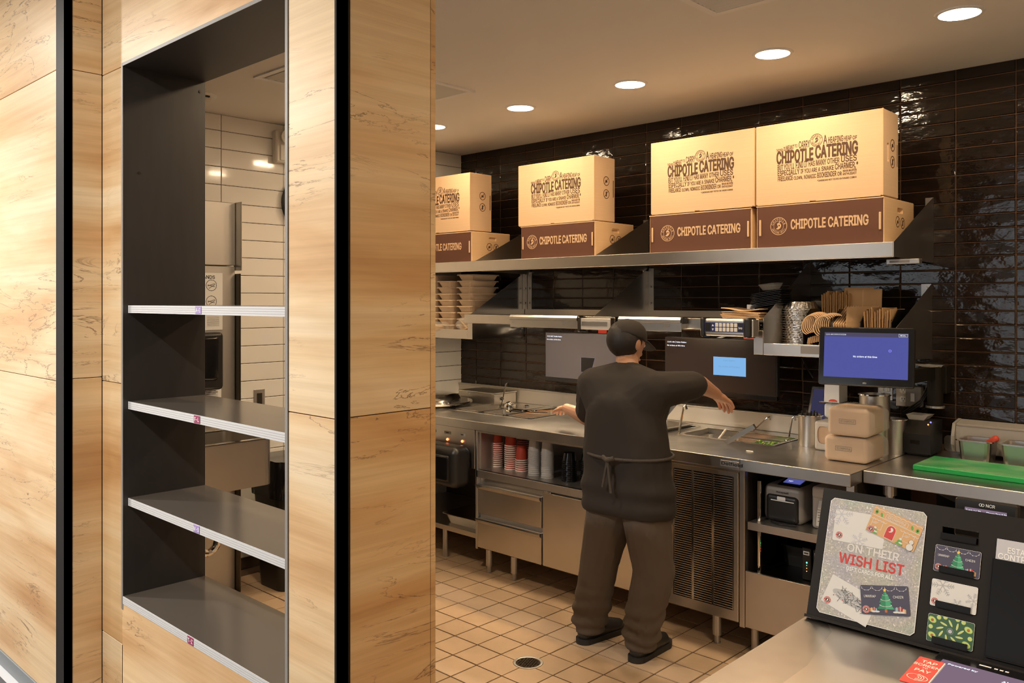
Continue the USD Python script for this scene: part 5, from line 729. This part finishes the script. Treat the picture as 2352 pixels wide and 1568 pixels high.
def seal(c, r, parent, w, ang=0):
    ink('seal_disc', aff(Point(0, 0).buffer(r, 12), c, 0), 'ink_pale', parent, w); ink('seal_ring', aff(ring(r * .62, r * .96, 32), c, 0), 'ink_red', parent, w + .0002); ink('seal_core', aff(Point(0, 0).buffer(r * .52, 10), c, 0), 'brown_print', parent, w + .0003)
    ink('seal_lettering', affm(cat(arc_text('CHIPOTLE', r * .79, r * .20, 165, 15), arc_text('MEXICAN GRILL', r * .79, r * .15, 205, 335, inward=True)), c, ang), 'white', parent, w + .0004); ink('seal_pepper', affm(extrude(affinity.scale(Polygon([(.02, .34), (.20, .22), (.26, .02), (.16, -.20), (-.06, -.34), (-.26, -.30), (-.10, -.20), (-.02, -.06), (-.10, .10), (-.16, .26)]), r, r, origin=(0, 0)), .0002), c, ang), 'white', parent, w + .0005)
def flake(c, r, ang=0):
    arms = [];
    for k in range(6):
        a = sbox(0, -.035, 1, .035)
        for q in (.4, .62, .82): a = a.union(affinity.translate(affinity.rotate(sbox(0, -.03, .34 * (1.1 - q * .6), .03), 52, origin=(0, 0)), q, 0)).union(affinity.translate(affinity.rotate(sbox(0, -.03, .34 * (1.1 - q * .6), .03), -52, origin=(0, 0)), q, 0))
        arms.append(affinity.rotate(a, 60 * k + ang, origin=(0, 0)))
    return affinity.translate(affinity.scale(unary_union(arms).union(Point(0, 0).buffer(.12)), r, r, origin=(0, 0)), *c)
def rcard(w, h, r=.0035): return sbox(r, r, w - r, h - r).buffer(r, 6)
def tree_card(P0, ang, w, h, parent, wl, seal_r=.0066):               # navy card with a fir tree, string lights and parcels
    q = lambda poly: aff(poly, P0, ang); qm = lambda m: affm(m, P0, ang); pt = lambda x, y: tuple(np.array(q(Point(x, y)).coords[0]))
    ink('card_ground', q(rcard(w, h)), 'ink_navy', parent, wl)
    ink('tree_trunk', q(sbox(w * .49, h * .09, w * .54, h * .22)), 'ink_pit', parent, wl + .0002); t_ = unary_union([Polygon([(w * .34, h * .20), (w * .69, h * .20), (w * .60, h * .44), (w * .43, h * .44)]), Polygon([(w * .38, h * .42), (w * .65, h * .42), (w * .575, h * .62), (w * .455, h * .62)]), Polygon([(w * .43, h * .60), (w * .60, h * .60), (w * .515, h * .82)])])
    ink('fir_tree', q(t_), 'ink_tree', parent, wl + .0003); ink('tree_light_side', q(t_.intersection(sbox(w * .515, 0, w, h))), 'ink_tree_lit', parent, wl + .0004)
    gar = unary_union([affinity.rotate(affinity.scale(ring(.9, 1.0, 32).intersection(sbox(-1, -1, 1, 0)), a, b, origin=(0, 0)), 6, origin=(0, 0)) if 0 else affinity.translate(affinity.scale(ring(.86, 1.0, 32).intersection(sbox(-1, -1, 1, 0)), a, b, origin=(0, 0)), w * .515, y) for a, b, y in ((w * .15, h * .10, h * .38), (w * .11, h * .08, h * .56), (w * .06, h * .05, h * .70))]); ink('garland', q(gar.intersection(t_.buffer(.0006))), 'ink_pale', parent, wl + .0005)
    st = Polygon([(w * .515 + (.0045 if k % 2 == 0 else .0019) * math.sin(math.pi * k / 5), h * .84 + (.0045 if k % 2 == 0 else .0019) * math.cos(math.pi * k / 5)) for k in range(10)]); ink('star', q(st), 'ink_gold', parent, wl + .0006)
    ln = unary_union([affinity.translate(affinity.scale(ring(.93, 1.0, 24).intersection(sbox(-1, -1, 1, 0)), w * .11, h * .14, origin=(0, 0)), w * x, h * .96) for x in (.13, .36, .62, .86)]); ink('light_string', q(ln), 'ink_grey', parent, wl + .0002); ink('string_bulb', q(unary_union([Point(w * (x + .11 * math.cos(a)), h * .96 - h * .14 * math.sin(a)).buffer(.0008, 4) for x in (.13, .36, .62, .86) for a in (.5, 1.2, 1.9, 2.6)])), 'white', parent, wl + .0004)
    ink('printed_lettering', qm(cat(text('UNWRAP', h * .085, w * .25, False, w * .07, h * .58), text('CHEER', h * .085, w * .21, False, w * .68, h * .58))), 'white', parent, wl + .0004)
    for x, y, s, m_ in ((.22, .16, .0075, 'ink_ginger'), (.27, .20, .006, 'ink_red'), (.31, .17, .005, 'ink_blue'), (.74, .20, .008, 'ink_blue'), (.81, .22, .0085, 'ink_red'), (.88, .15, .0085, 'ink_ginger')): ink('parcel', q(sbox(w * x - s / 2, h * y - s / 2, w * x + s / 2, h * y + s / 2)), m_, parent, wl + .0005); ink('ribbon', q(sbox(w * x - s * .08, h * y - s / 2, w * x + s * .08, h * y + s * .65)), 'ink_pale', parent, wl + .0006)
    ink('snow_patch', q(unary_union([affinity.scale(Point(w * x, h * .11).buffer(.0042, 6), 1.3, .45) for x in (.26, .33, .71, .78, .84)])), 'ink_pale', parent, wl + .0007); seal(pt(w * .10, h * .17), seal_r, parent, wl + .0006, ang)
w1 = LV[0]
ink('snow_card', Polygon([(.034, .2095), (.10, .255), (.13, .24), (.155, .20), (.155, .1785), (.040, .1785)]) if 0 else aff(rcard(.112, .070), (.036, .178), 0), 'ink_pale', po, w1); ink('snowflake', flake((.050, .238), .026, 10), 'ink_grey', po, w1 + .0002); ink('snowflake', flake((.096, .186), .019, 25).intersection(sbox(.04, .1785, .15, .25)), 'ink_grey', po, w1 + .0002); seal((.0503, .1912), .0078, po, w1 + .0002)
# gingerbread house card
HP, HA, HW, HH = (.1067, .2134), -15.5, .1085, .0585; q = lambda poly: aff(poly, HP, HA); qm = lambda m: affm(m, HP, HA)
ink('ginger_card', q(sbox(0, 0, HW, HH)), 'ink_ginger', po, w1 + .0008)
wave = lambda y, a, n, x0=0, x1=HW: Polygon([(x0 + (x1 - x0) * k / 80, y + a * abs(math.sin(math.pi * n * k / 80))) for k in range(81)] + [(x1 - (x1 - x0) * k / 80, y - .0012 + a * abs(math.sin(math.pi * n * (80 - k) / 80))) for k in range(81)])
for y, a, n, x0, x1 in ((HH - .0045, .0022, 9, 0, HW), (.0395, -.0, 1, 0, HW), (.0335, -.0026, 5, 0, HW * .34), (.0335, -.0026, 5, HW * .62, HW)): ink('icing_line', q(wave(y, a, n, x0, x1)), 'ink_pale', po, w1 + .001)
for x in (.0, .07): ink('window_frame', q(sbox(x + .006, .012, x + .030, .032).difference(sbox(x + .0068, .0128, x + .0292, .0312))), 'ink_pale', po, w1 + .001); ink('window_glint', q(unary_union([affinity.rotate(sbox(x + .010 + .003 * k, .020, x + .0108 + .003 * k, .028), -45) for k in range(3)])), 'ink_pale', po, w1 + .001)
door_ = sbox(.041, .003, .060, .022).union(affinity.translate(affinity.scale(Point(0, 0).buffer(.0095, 12), 1, 1.0), .0505, .022)); ink('door_frame', q(door_.buffer(.001)), 'ink_pale', po, w1 + .001); ink('house_door', q(door_), 'ink_red', po, w1 + .0012); ink('door_pepper', qm(mv(extrude(affinity.scale(Polygon([(.02, .34), (.20, .22), (.26, .02), (.16, -.20), (-.06, -.34), (-.26, -.30), (-.10, -.20), (-.02, -.06), (-.10, .10), (-.16, .26)]), .017, .017, origin=(0, 0)), .0002), (.0505, .0225, 0))), 'ink_pale', po, w1 + .0014)
sg = sbox(.030, .0415, .078, .0505).buffer(.0008); ink('house_sign', qm(cat(extrude(sg.difference(sg.buffer(-.0007)), .0002), text('CHIPOTLE', .0048, .031, True, .043, .0436), extrude(affinity.translate(ring(.0020, .0030, 16), .0365, .046), .0002), extrude(sbox(.0407, .0415, .0413, .0505), .0002))), 'ink_pale', po, w1 + .001)
for x, y in ((.008, .047), (.100, .045)): ink('avocado', q(affinity.scale(Point(x, y).buffer(.0042, 8), .85, 1.1)), 'ink_green', po, w1 + .001); ink('avocado_pit', q(Point(x, y).buffer(.0019, 6)), 'brown_print', po, w1 + .0012)
for x, y in ((.020, .045), (.088, .046)): ink('lime_wedge', q(affinity.rotate(affinity.scale(Point(x, y).buffer(.0042, 8), .6, 1.1), 25)), 'ink_green', po, w1 + .001)
for x, y in ((.018, .004), (.075, .004)): ink('small_tree', q(unary_union([Polygon([(x - .009, y - .003), (x + .009, y - .003), (x, y + .007)]), Polygon([(x - .006, y + .003), (x + .006, y + .003), (x, y + .012)])])), 'ink_green', po, w1 + .0014); ink('tree_snow', q(affinity.scale(Point(x, y + .010).buffer(.003, 6), 1, .8).union(affinity.scale(Point(x + .003, y + .002).buffer(.0032, 6), 1.4, .6))), 'ink_pale', po, w1 + .0016)
for y, r in ((.006, .0072), (.0175, .0048)): ink('snowman_outline', q(Point(.0975, y).buffer(r + .0005, 10)), 'brown_print', po, w1 + .0014); ink('snowman', q(Point(.0975, y).buffer(r, 10)), 'ink_pale', po, w1 + .0016)
seal((.1182, .2174), .0078, po, w1 + .0016, HA)
ink('poster_lettering', cat(text('ON THEIR', .0165, .112, True, .072, .160)), 'ink_pale', po, w1); ink('poster_headline', text('WISH LIST', .0215, .140, False, .0565, .1325) if 0 else text('WISH LIST', .0215, .140, True, .0565, .1325), 'ink_red', po, w1); ink('poster_lettering', text('GIFT CARDS FOR ALL', .0080, .102, True, .0755, .1190), 'white', po, w1)
LP, LA = (.0290, .0425), -17.5; ink('white_card', aff(sbox(0, 0, .108, .064), LP, LA), 'ink_pale', po, w1)
tw = []; r3 = random.Random(5)
for k in range(46): x = .016 + .075 * r3.random(); y = .034 + .016 * (r3.random() - .5) * 1.6; tw.append(affinity.rotate(sbox(x, y, x + .012, y + .0007), r3.choice((-60, -20, 15, 40, 75)) + r3.uniform(-10, 10)))
ink('burrito_wrap', aff(affinity.scale(Point(.055, .034).buffer(.012, 12), 3.4, 1.0), LP, LA), 'ink_silver', po, w1 + .0002); ink('wire_tangle', aff(unary_union(tw), LP, LA), 'ink_twig', po, w1 + .0004); ink('foil_highlight', aff(unary_union([affinity.rotate(sbox(.02 + .012 * k, .029 + .002 * (k % 3), .03 + .012 * k, .0306 + .002 * (k % 3)), 20) for k in range(6)]), LP, LA), 'ink_pale', po, w1 + .0003); ink('string_bulb', aff(unary_union([Point(.02 + .011 * k, .025 + .018 * (k % 2)).buffer(.0011, 4) for k in range(7)]), LP, LA), 'ink_red', po, w1 + .0006); seal((.0432, .0465), .0078, po, w1 + .0006, LA)
tree_card((.1205, .0345), 9.5 - 0, .1005, .0600, po, w1 + .0012, .0078) if 0 else tree_card((.1215, .0350), 11.0, .1000, .0600, po, w1 + .0012, .0078)
# card slots and real gift cards
for k, (y, z) in enumerate(((.2385, 0), (.1690, 0), (.0985, 0), (.0275, 0))):
    u0 = .2615 + (.0015 if k else 0); obj('card_ledge', cat(S(extrude(sbox(u0, y - .014, u0 + .068, y - .002), .0012), .0042), S(extrude(sbox(u0, y - .0150, u0 + .068, y - .0135), .0054), 0)) if k == 0 else cat(S(extrude(sbox(u0 + .002, y - .012, u0 + .068, y), .0012), .0042), S(extrude(sbox(u0 + .002, y - .0130, u0 + .068, y - .0115), .0054), 0)), 'gloss_black', gs)
def gift(y0, label): t = thing('gift_card', label, 'gift card'); obj('card', S(extrude(rcard(.0865, .0540), .0010), .0012) if 0 else S(mv(extrude(rcard(.0870, .0540), .0010), (.2535, y0, 0)), .0010), 'white', t); return t
g1 = gift(.1565, 'navy gift card with a fir tree, uppermost card on the stand'); tree_card((.2540, .1570), 0, .0860, .0530, g1, .0021)
g2 = gift(.0865, 'pale gift card with grey snowflakes in the middle slot of the stand'); ink('card_ground', aff(rcard(.0860, .0530), (.2540, .0870), 0), 'ink_pale', g2, .0021); ink('snowflake', flake((.275, .130), .022, 5).intersection(aff(rcard(.0860, .0530), (.2540, .0870), 0)), 'ink_silver', g2, .0023); ink('snowflake', flake((.334, .113), .015, 20).intersection(aff(rcard(.0860, .0530), (.2540, .0870), 0)), 'ink_silver', g2, .0023); ink('snowflake', flake((.305, .098), .012, 0), 'ink_silver', g2, .0023); seal((.2625, .0965), .0066, g2, .0023)
g3 = gift(.0165, 'dark green gift card printed with avocado halves, lowest slot of the stand'); c0_ = (.2540, .0170); G = aff(rcard(.0860, .0530), c0_, 0); ink('card_ground', G, 'ink_leaf', g3, .0021)
av = [(.008, .042), (.010, .012), (.076, .038), (.074, .009)]
for x, y in av: e = affinity.translate(affinity.rotate(affinity.scale(Point(0, 0).buffer(1, 10), .0085, .0062, origin=(0, 0)), -25, origin=(0, 0)), c0_[0] + x, c0_[1] + y).intersection(G); ink('avocado_rind', e, 'ink_rind', g3, .0023); ink('avocado', e.buffer(-.0009), 'ink_lime', g3, .0024); ink('avocado_pit', Point(c0_[0] + x, c0_[1] + y - .0006).buffer(.0028, 7).intersection(G), 'ink_pit', g3, .0026)
for k in range(9): a = 2 * math.pi * k / 9 + .2; cc = affinity.translate(affinity.rotate(affinity.scale(Point(0, 0).buffer(1, 8), .0020, .0072, origin=(0, 0)), math.degrees(a) - 60, origin=(0, 0)), c0_[0] + .043 + .0165 * math.cos(a) * 1.2, c0_[1] + .027 + .0155 * math.sin(a)); ink('avocado_slice', cc.intersection(G), 'ink_avocado', g3, .0023)
for x, y in ((.020, .049), (.006, .028), (.066, .050), (.080, .022), (.032, .052), (.055, .053), (.058, .003), (.03, .002)): ink('lime_slice', Point(c0_[0] + x, c0_[1] + y).buffer(.0042, 8).intersection(G), 'ink_lime', g3, .0023); ink('lime_core', Point(c0_[0] + x, c0_[1] + y).buffer(.0030, 8).intersection(G), 'ink_avocado', g3, .0025)
ink('seal_disc', Point(c0_[0] + .043, c0_[1] + .027).buffer(.006, 10), 'ink_grey', g3, .0026); ink('seal_ring', affinity.translate(ring(.0038, .0055, 24), c0_[0] + .043, c0_[1] + .027), 'ink_leaf', g3, .0028)
# hiring notice in its pocket
hn = thing('hiring_notice', 'grey notice with white lettering in the right pocket of the stand', 'notice'); obj('sheet', S(extrude(sbox(.366, .018, .60, .244), .0006), .0008), 'ink_grey', hn); obj('printed_lettering', S(cat(text('ESTAMOS', .0110, .058, True, .3865, .2185), text('CONTRATANDO', .0110, .108, True, .3705, .2050)), .0016), 'white', hn)
obj('notice_pocket', cat(S(extrude(sbox(.3625, .0155, .604, .2035), .0016), .0032), S(extrude(sbox(.3625, .0135, .604, .0165), .0048), 0), S(extrude(sbox(.3615, .0155, .3635, .2035), .0048), 0)), 'gloss_black', gs)
# customer display behind the stand, payment terminal, red tag
a, b = at(2190, 1141, 2.06), at(2334, 1161, 2.06); cdp = thing('customer_display', 'black customer price display behind the gift card stand', 'display', (a[0], 2.06, a[2] - .085), (-8, 0, 0)); cw = b[0] - a[0]
obj('housing', B(0, cw, 0, .03, 0, .085, .004), 'black_plastic', cdp); obj('screen', B(cw * .17, cw * .84, -.0012, .001, .034, .066), 'screen_mauve', cdp); obj('printed_lettering', FR(cat(text('NCR', .0065, .018, True, cw * .51, .0715), extrude(affinity.translate(ring(.0022, .0034, 16), cw * .46, .0747), .0003), extrude(affinity.translate(ring(.0022, .0034, 16), cw * .425, .0747), .0003)), -.0012), 'white', cdp)
[obj('screen_lettering', FR(m_, -.0015), 'screen_text', cdp) for m_ in (text('Total: 14.70', .0042, .030, True, cw * .19, .0575), text('Change Due: 0.30', .0042, .040, True, cw * .52, .0575))]; zf = a[2] - .085; obj('post', cat(cyl((cw / 2, .015, -(zf - .912)), (cw / 2, .015, .01), .012), B(cw / 2 - .05, cw / 2 + .05, -.03, .06, -(zf - .9015), -(zf - .912), .003)), 'black_plastic', cdp)
pt_ = thing('payment_terminal', 'black payment tablet with a mauve screen at the bottom right corner', 'payment terminal', (-.528, 1.645, .9125), (0, 0, 0))
obj('case', RB(0, .26, -.14, .12, .0005, .022, .006, 10), 'black_plastic', pt_, 40); obj('bezel', B(.004, .256, -.136, .116, .021, .0226), 'gloss_black', pt_); obj('screen', B(.018, .242, -.12, .080, .0225, .0232), 'screen_mauve', pt_); [obj('screen_lettering', mv(m_, (0, 0, .0233)), 'screen_text', pt_) for m_ in (text('Powered by', .006, .05, True, .032, .060), text('AMOUNT', .008, .045, True, .125, .045))]; obj('edge_mark', mv(text('INGO >>>', .005, .038, True, .075, .100), (0, 0, .0228)), 'white', pt_) if 0 else obj('edge_mark', cat(*[mv(extrude(sbox(x, .098, x + .010 * (2 if k == 0 else .6), .103), .0003), (0, 0, .0228)) for k, x in enumerate((.075, .100, .109, .118))]), 'white', pt_); obj('stand_foot', B(.06, .2, -.06, .08, -.012, .001, .002), 'black_plastic', pt_)
rc0, rc1 = on(2112, 1505, .945), on(2070, 1553, .945); rt_ = thing('payment_tag', 'red tag reading TAP SCREEN TO PAY beside the payment tablet', 'tag', (rc1[0], rc1[1] - .012, .935), (4, 0, 0)); obj('plate', onto(extrude(sbox(0, 0, .044, .112).buffer(-.003).buffer(.003, 4), .0022), (0, 0, .006), (1, 0, 0), (0, 1, 0)), 'red', rt_); obj('white_edge', B(.0432, .0448, .002, .110, .0055, .0085), 'white', rt_); obj('post', cyl((.022, .05, -.0335), (.022, .05, .006), .008), 'black_plastic', rt_)
obj('printed_lettering', cat(*[onto(text(s_, h_, None, True, .022, y_, .0003, 'c'), (0, 0, .0083), (1, 0, 0), (0, 1, 0)) for s_, h_, y_ in (('TAP', .010, .090), ('SCREEN', .0085, .076), ('TO', .005, .067), ('PAY', .010, .052))] + [onto(extrude(affinity.translate(ring(r_, r_ + .0013, 24).intersection(sbox(0, -1, 1, 1)), .020, .028), .0003), (0, 0, .0083), (1, 0, 0), (0, 1, 0)) for r_ in (.004, .008, .012)] + [onto(extrude(affinity.scale(Point(.022, .028).buffer(.016, 12), 1.1, .75).difference(affinity.scale(Point(.022, .028).buffer(.0148, 12), 1.1, .75)), .0003), (0, 0, .0083), (1, 0, 0), (0, 1, 0))]), 'cream', rt_)
# ================================================================== THE WORKER
def limb(*js, seg=16):
    out = []
    for (p, r), (q, s) in zip(js[:-1], js[1:]): out.append(m3.Manifold.batch_hull([m3.Manifold.sphere(r, seg).translate(tuple(map(float, p))), m3.Manifold.sphere(s, seg).translate(tuple(map(float, q)))]))
    return out
def blob(c, r, s): return m3.Manifold.sphere(1.0, 24).scale((r * s[0], r * s[1], r * s[2])).translate(tuple(map(float, c)))
def merge(parts, refine=.018, it=10):
    m = parts[0]
    for p in parts[1:]: m = m + p
    v, f = tri(m.refine_to_length(refine)); t = trimesh.Trimesh(v, f, process=True)
    if it: trimesh.smoothing.filter_taubin(t, .5, .53, it)
    return np.array(t.vertices), np.array(t.faces)
A = np.array
Pv, Ch, Nk, Hd = A([-2.235, 3.115, .80]), A([-2.285, 3.165, 1.10]), A([-2.315, 3.215, 1.29]), A([-2.345, 3.255, 1.415])
ShR, ShL = A([-2.120, 3.185, 1.215]), A([-2.475, 3.175, 1.215]); ElR, WrR = A([-2.025, 3.370, 1.235]), at(1645, 905, 3.55); ElL, WrL = A([-2.620, 3.300, 1.035]), at(1302, 938, 3.51)
HpR, HpL = A([-2.130, 3.11, .77]), A([-2.335, 3.11, .77]); KnR, KnL = A([-2.135, 3.165, .41]), A([-2.420, 3.145, .41]); AnR, AnL = A([-2.205, 3.170, .075]), A([-2.495, 3.165, .075])
def hand(wr, d, nrm, side, curl):                                     # palm, four fingers of unequal length and a thumb from the palm's side
    d = d / np.linalg.norm(d); nrm = nrm - d * (nrm @ d); nrm = nrm / np.linalg.norm(nrm); s = np.cross(nrm, d) * side; out = []
    k = [wr + d * .078 + s * x for x in (-.030, -.010, .010, .029)]
    out.append(m3.Manifold.batch_hull([m3.Manifold.sphere(r, 12).translate(tuple(p)) for p, r in [(wr, .021), (wr + d * .03 + s * .022, .017), (wr + d * .03 - s * .022, .016)] + [(q, .0115) for q in k]]))
    for q, L in zip(k, (.062, .076, .080, .070)):
        p, a = q, 0.0
        for j, (fr, r0, r1) in enumerate(((.45, .0098, .0090), (.32, .0090, .0082), (.23, .0082, .0070))):
            a += curl * (1, 1.1, .8)[j]; e = p + (d * math.cos(a) - nrm * math.sin(a)) * L * fr; out += limb((p, r0), (e, r1), seg=12); p = e
    b = wr + d * .028 + s * .026; c = b + d * .030 + s * .026 - nrm * .008; out += limb((b, .0125), (c, .0105), seg=12) + limb((c, .0105), (c + d * .030 + s * .006 - nrm * .012, .0085), seg=12); return out
FR_, FL_ = WrR - ElR, WrL - ElL
handR = hand(WrR, FR_ + A([0, .05, -.06]), A([.1, -.2, 1.0]), -1, .22); handL = hand(WrL, FL_ + A([-.02, .04, -.03]), A([.1, -.2, 1.0]), 1, .28)
body = limb((Pv, .105), (Ch, .115), (Nk, .065), seg=20) + limb((ShL, .05), (Ch, .11), (ShR, .05), seg=20) + limb((Nk, .055), (Hd - A([0, 0, .05]), .052))
body += limb((ShR, .055), (ElR, .042), (WrR, .027)) + limb((ShL, .055), (ElL, .042), (WrL, .027)) + handR + handL
body += limb((HpR, .078), (KnR, .056), (AnR, .040)) + limb((HpL, .078), (KnL, .056), (AnL, .040)) + limb((HpR, .085), (HpL, .085)) + limb((AnR, .036), (AnR + A([0, .14, -.035]), .028)) + limb((AnL, .036), (AnL + A([0, .14, -.035]), .028))
yh = A([.10, .85, -.30]); yh /= np.linalg.norm(yh); xh = np.cross(yh, A([0, 0, 1])); xh /= np.linalg.norm(xh); zh = np.cross(xh, yh)  # the head looks forward and down
hp = lambda x, y, z: Hd + xh * x + yh * y + zh * z
body += [m3.Manifold.batch_hull([m3.Manifold.sphere(r, 20).translate(tuple(hp(*p))) for p, r in (((0, -.018, .025), .078), ((0, .012, .02), .076), ((0, .045, -.055), .042), ((0, .03, -.03), .056))])]
body += limb((hp(0, .088, .005), .009), (hp(0, .104, -.022), .012), seg=10) + limb((hp(-.02, .084, -.055), .008), (hp(.02, .084, -.055), .008), seg=10) + [blob(hp(s * .078, -.01, -.005), 1, (.010, .020, .031)) for s in (-1, 1)]
pn = thing('person', 'worker in dark cap, dark shirt and loose grey trousers reaching over the worktop', 'person')
obj('body', merge(body, .011, 6), 'skin', pn, True)
for s in (-1, 1): obj('eye', ball(hp(s * .031, .079, .015), .011), 'eye', pn, True)
obj('hair', merge([blob(hp(0, -.022, .012), 1, (.086, .088, .090)) - blob(hp(0, .075, -.02), 1, (.09, .10, .10)), ], .014, 4), 'hair', pn, True)
cap = blob(hp(0, -.010, .032), 1, (.092, .100, .082)) - m3.Manifold.batch_hull([m3.Manifold.sphere(.001, 6).translate(tuple(hp(x, y, z))) for x in (-.2, .2) for y in (-.2, .2) for z in (-.2, .022)])
obj('cap', merge([cap, m3.Manifold.batch_hull([m3.Manifold.sphere(.006, 8).translate(tuple(hp(x, y, z))) for x, y, z in ((-.066, .060, .03), (.066, .060, .03), (-.045, .150, .018), (.045, .150, .018), (0, .165, .016))])], .014, 3), 'shirt', pn, True)
lo = A([0, .004, -.005])
hb = lambda *ps: m3.Manifold.batch_hull([m3.Manifold.sphere(r, 24).translate(tuple(map(float, p))) for p, r in ps])
shirt = [hb((HpR + A([0, 0, -.05]), .128), (HpL + A([0, 0, -.05]), .128), (Ch + A([.045, -.01, .0]), .145), (Ch + A([-.045, -.01, .0]), .145)), hb((Ch + A([.04, 0, 0]), .148), (Ch + A([-.04, 0, 0]), .148), (ShR + A([-.03, -.01, -.01]), .098), (ShL + A([.03, -.01, -.01]), .098), (Nk - A([0, .012, .035]), .085))] + limb((ShR, .085), (ShR * .22 + ElR * .78, .066)) + limb((ShL, .085), (ShL * .22 + ElL * .78, .066))
sm = shirt[0]
for q_ in shirt[1:]: sm = sm + q_
sm = sm.trim_by_plane((0, 0, 1), .665)
sv, sf = merge([sm], .015, 8); nz = meshkit.fbm(sv * (8, 8, 4), 3, 4) - .5; ct = sv - A([-2.25, 3.15, 0]); wr_ = np.sin(sv[:, 2] * 46 + 5 * meshkit.noise(sv * 6)) * .006 * np.clip((1.0 - sv[:, 2]) / .2, 0, 1); sv[:, :2] += ct[:, :2] / np.linalg.norm(ct[:, :2], axis=1, keepdims=True) * (nz * .03 + wr_)[:, None]; obj('shirt', (sv, sf), 'shirt', pn, True)
bd = limb((Pv + A([0, .03, -.12]), .19), (Pv + A([-.03, .05, .22]), .16), seg=24); bm = bd[0]
for q_ in bd[1:]: bm = bm + q_
bm = bm.trim_by_plane((0, 1, 0), Pv[1] + .06).trim_by_plane((0, 0, 1), .56); obj('apron', merge([bm], .02, 2), 'apron', pn, True)
ringp = [A([Pv[0] - .012 + .208 * math.cos(a), Pv[1] + .022 + .170 * math.sin(a), .925]) for a in np.linspace(0, 2 * math.pi, 33)]
obj('apron_tie', cat(tube(ringp, .007, 6), tube([(Pv[0] - .03, Pv[1] - .152, .93), (Pv[0], Pv[1] - .163, .92), (Pv[0] + .03, Pv[1] - .152, .93)], .010), tube([(Pv[0], Pv[1] - .158, .92), (Pv[0] - .02, Pv[1] - .166, .80)], .006), tube([(Pv[0], Pv[1] - .158, .92), (Pv[0] + .025, Pv[1] - .166, .78)], .006)), 'apron', pn)
tro = limb((HpR - A([.012, 0, .08]), .112), (KnR, .094), (AnR + A([0, 0, .03]), .084), seg=20) + limb((HpL - A([-.01, 0, .08]), .112), (KnL, .094), (AnL + A([0, 0, .03]), .084), seg=20) + limb((HpR, .10), (HpL, .10), seg=20)
tv, tf = merge(tro, .014, 6); fold = np.sin(tv[:, 2] * 95 + 7 * meshkit.noise(tv * 9)) * .007 * np.clip((.34 - tv[:, 2]) / .2, 0, 1) + (meshkit.fbm(tv * (12, 12, 6), 3, 9) - .5) * .018
for an in (AnR, AnL):
    near = np.abs(tv[:, 0] - (an[0] * .5 + (KnR if an is AnR else KnL)[0] * .5)) < .13; c_ = tv - np.array([an[0], an[1], 0]); tv[near, :2] += (c_[:, :2] / np.maximum(np.linalg.norm(c_[:, :2], axis=1, keepdims=True), .02) * fold[:, None])[near]
tv[:, 2] = np.maximum(tv[:, 2], .040); obj('trousers', (tv, tf), 'trousers', pn, True)
for an, yaw in ((AnR, 4), (AnL, -6)):
    up_ = merge([m3.Manifold.batch_hull([m3.Manifold.sphere(r, 16).translate(p) for p, r in (((0, -.035, .040), .036), ((0, .0, .062), .044), ((-.012, .15, .034), .032), ((.016, .165, .032), .032), ((0, .20, .030), .026), ((0, .08, .052), .042))])], .014, 3)
    sole = extrude(affinity.scale(unary_union([Point(0, -.035).buffer(.042, 10), Point(.004, .17).buffer(.050, 12), Point(.004, .195).buffer(.040, 12)]).convex_hull, 1, 1), .024)
    sh = obj('shoe', mv(up_, (an[0], an[1], .002), yaw), 'shoe', pn, True); obj('sole', mv(sole, (an[0], an[1], 0), yaw), 'rubber', sh); obj('lace', mv(cat(*[tube([(-.018, .03 + .022 * k, .098 - .010 * k), (0, .034 + .022 * k, .104 - .010 * k), (.018, .03 + .022 * k, .098 - .010 * k)], .003, 6) for k in range(4)]), (an[0], an[1], .0), yaw), 'rubber', sh)
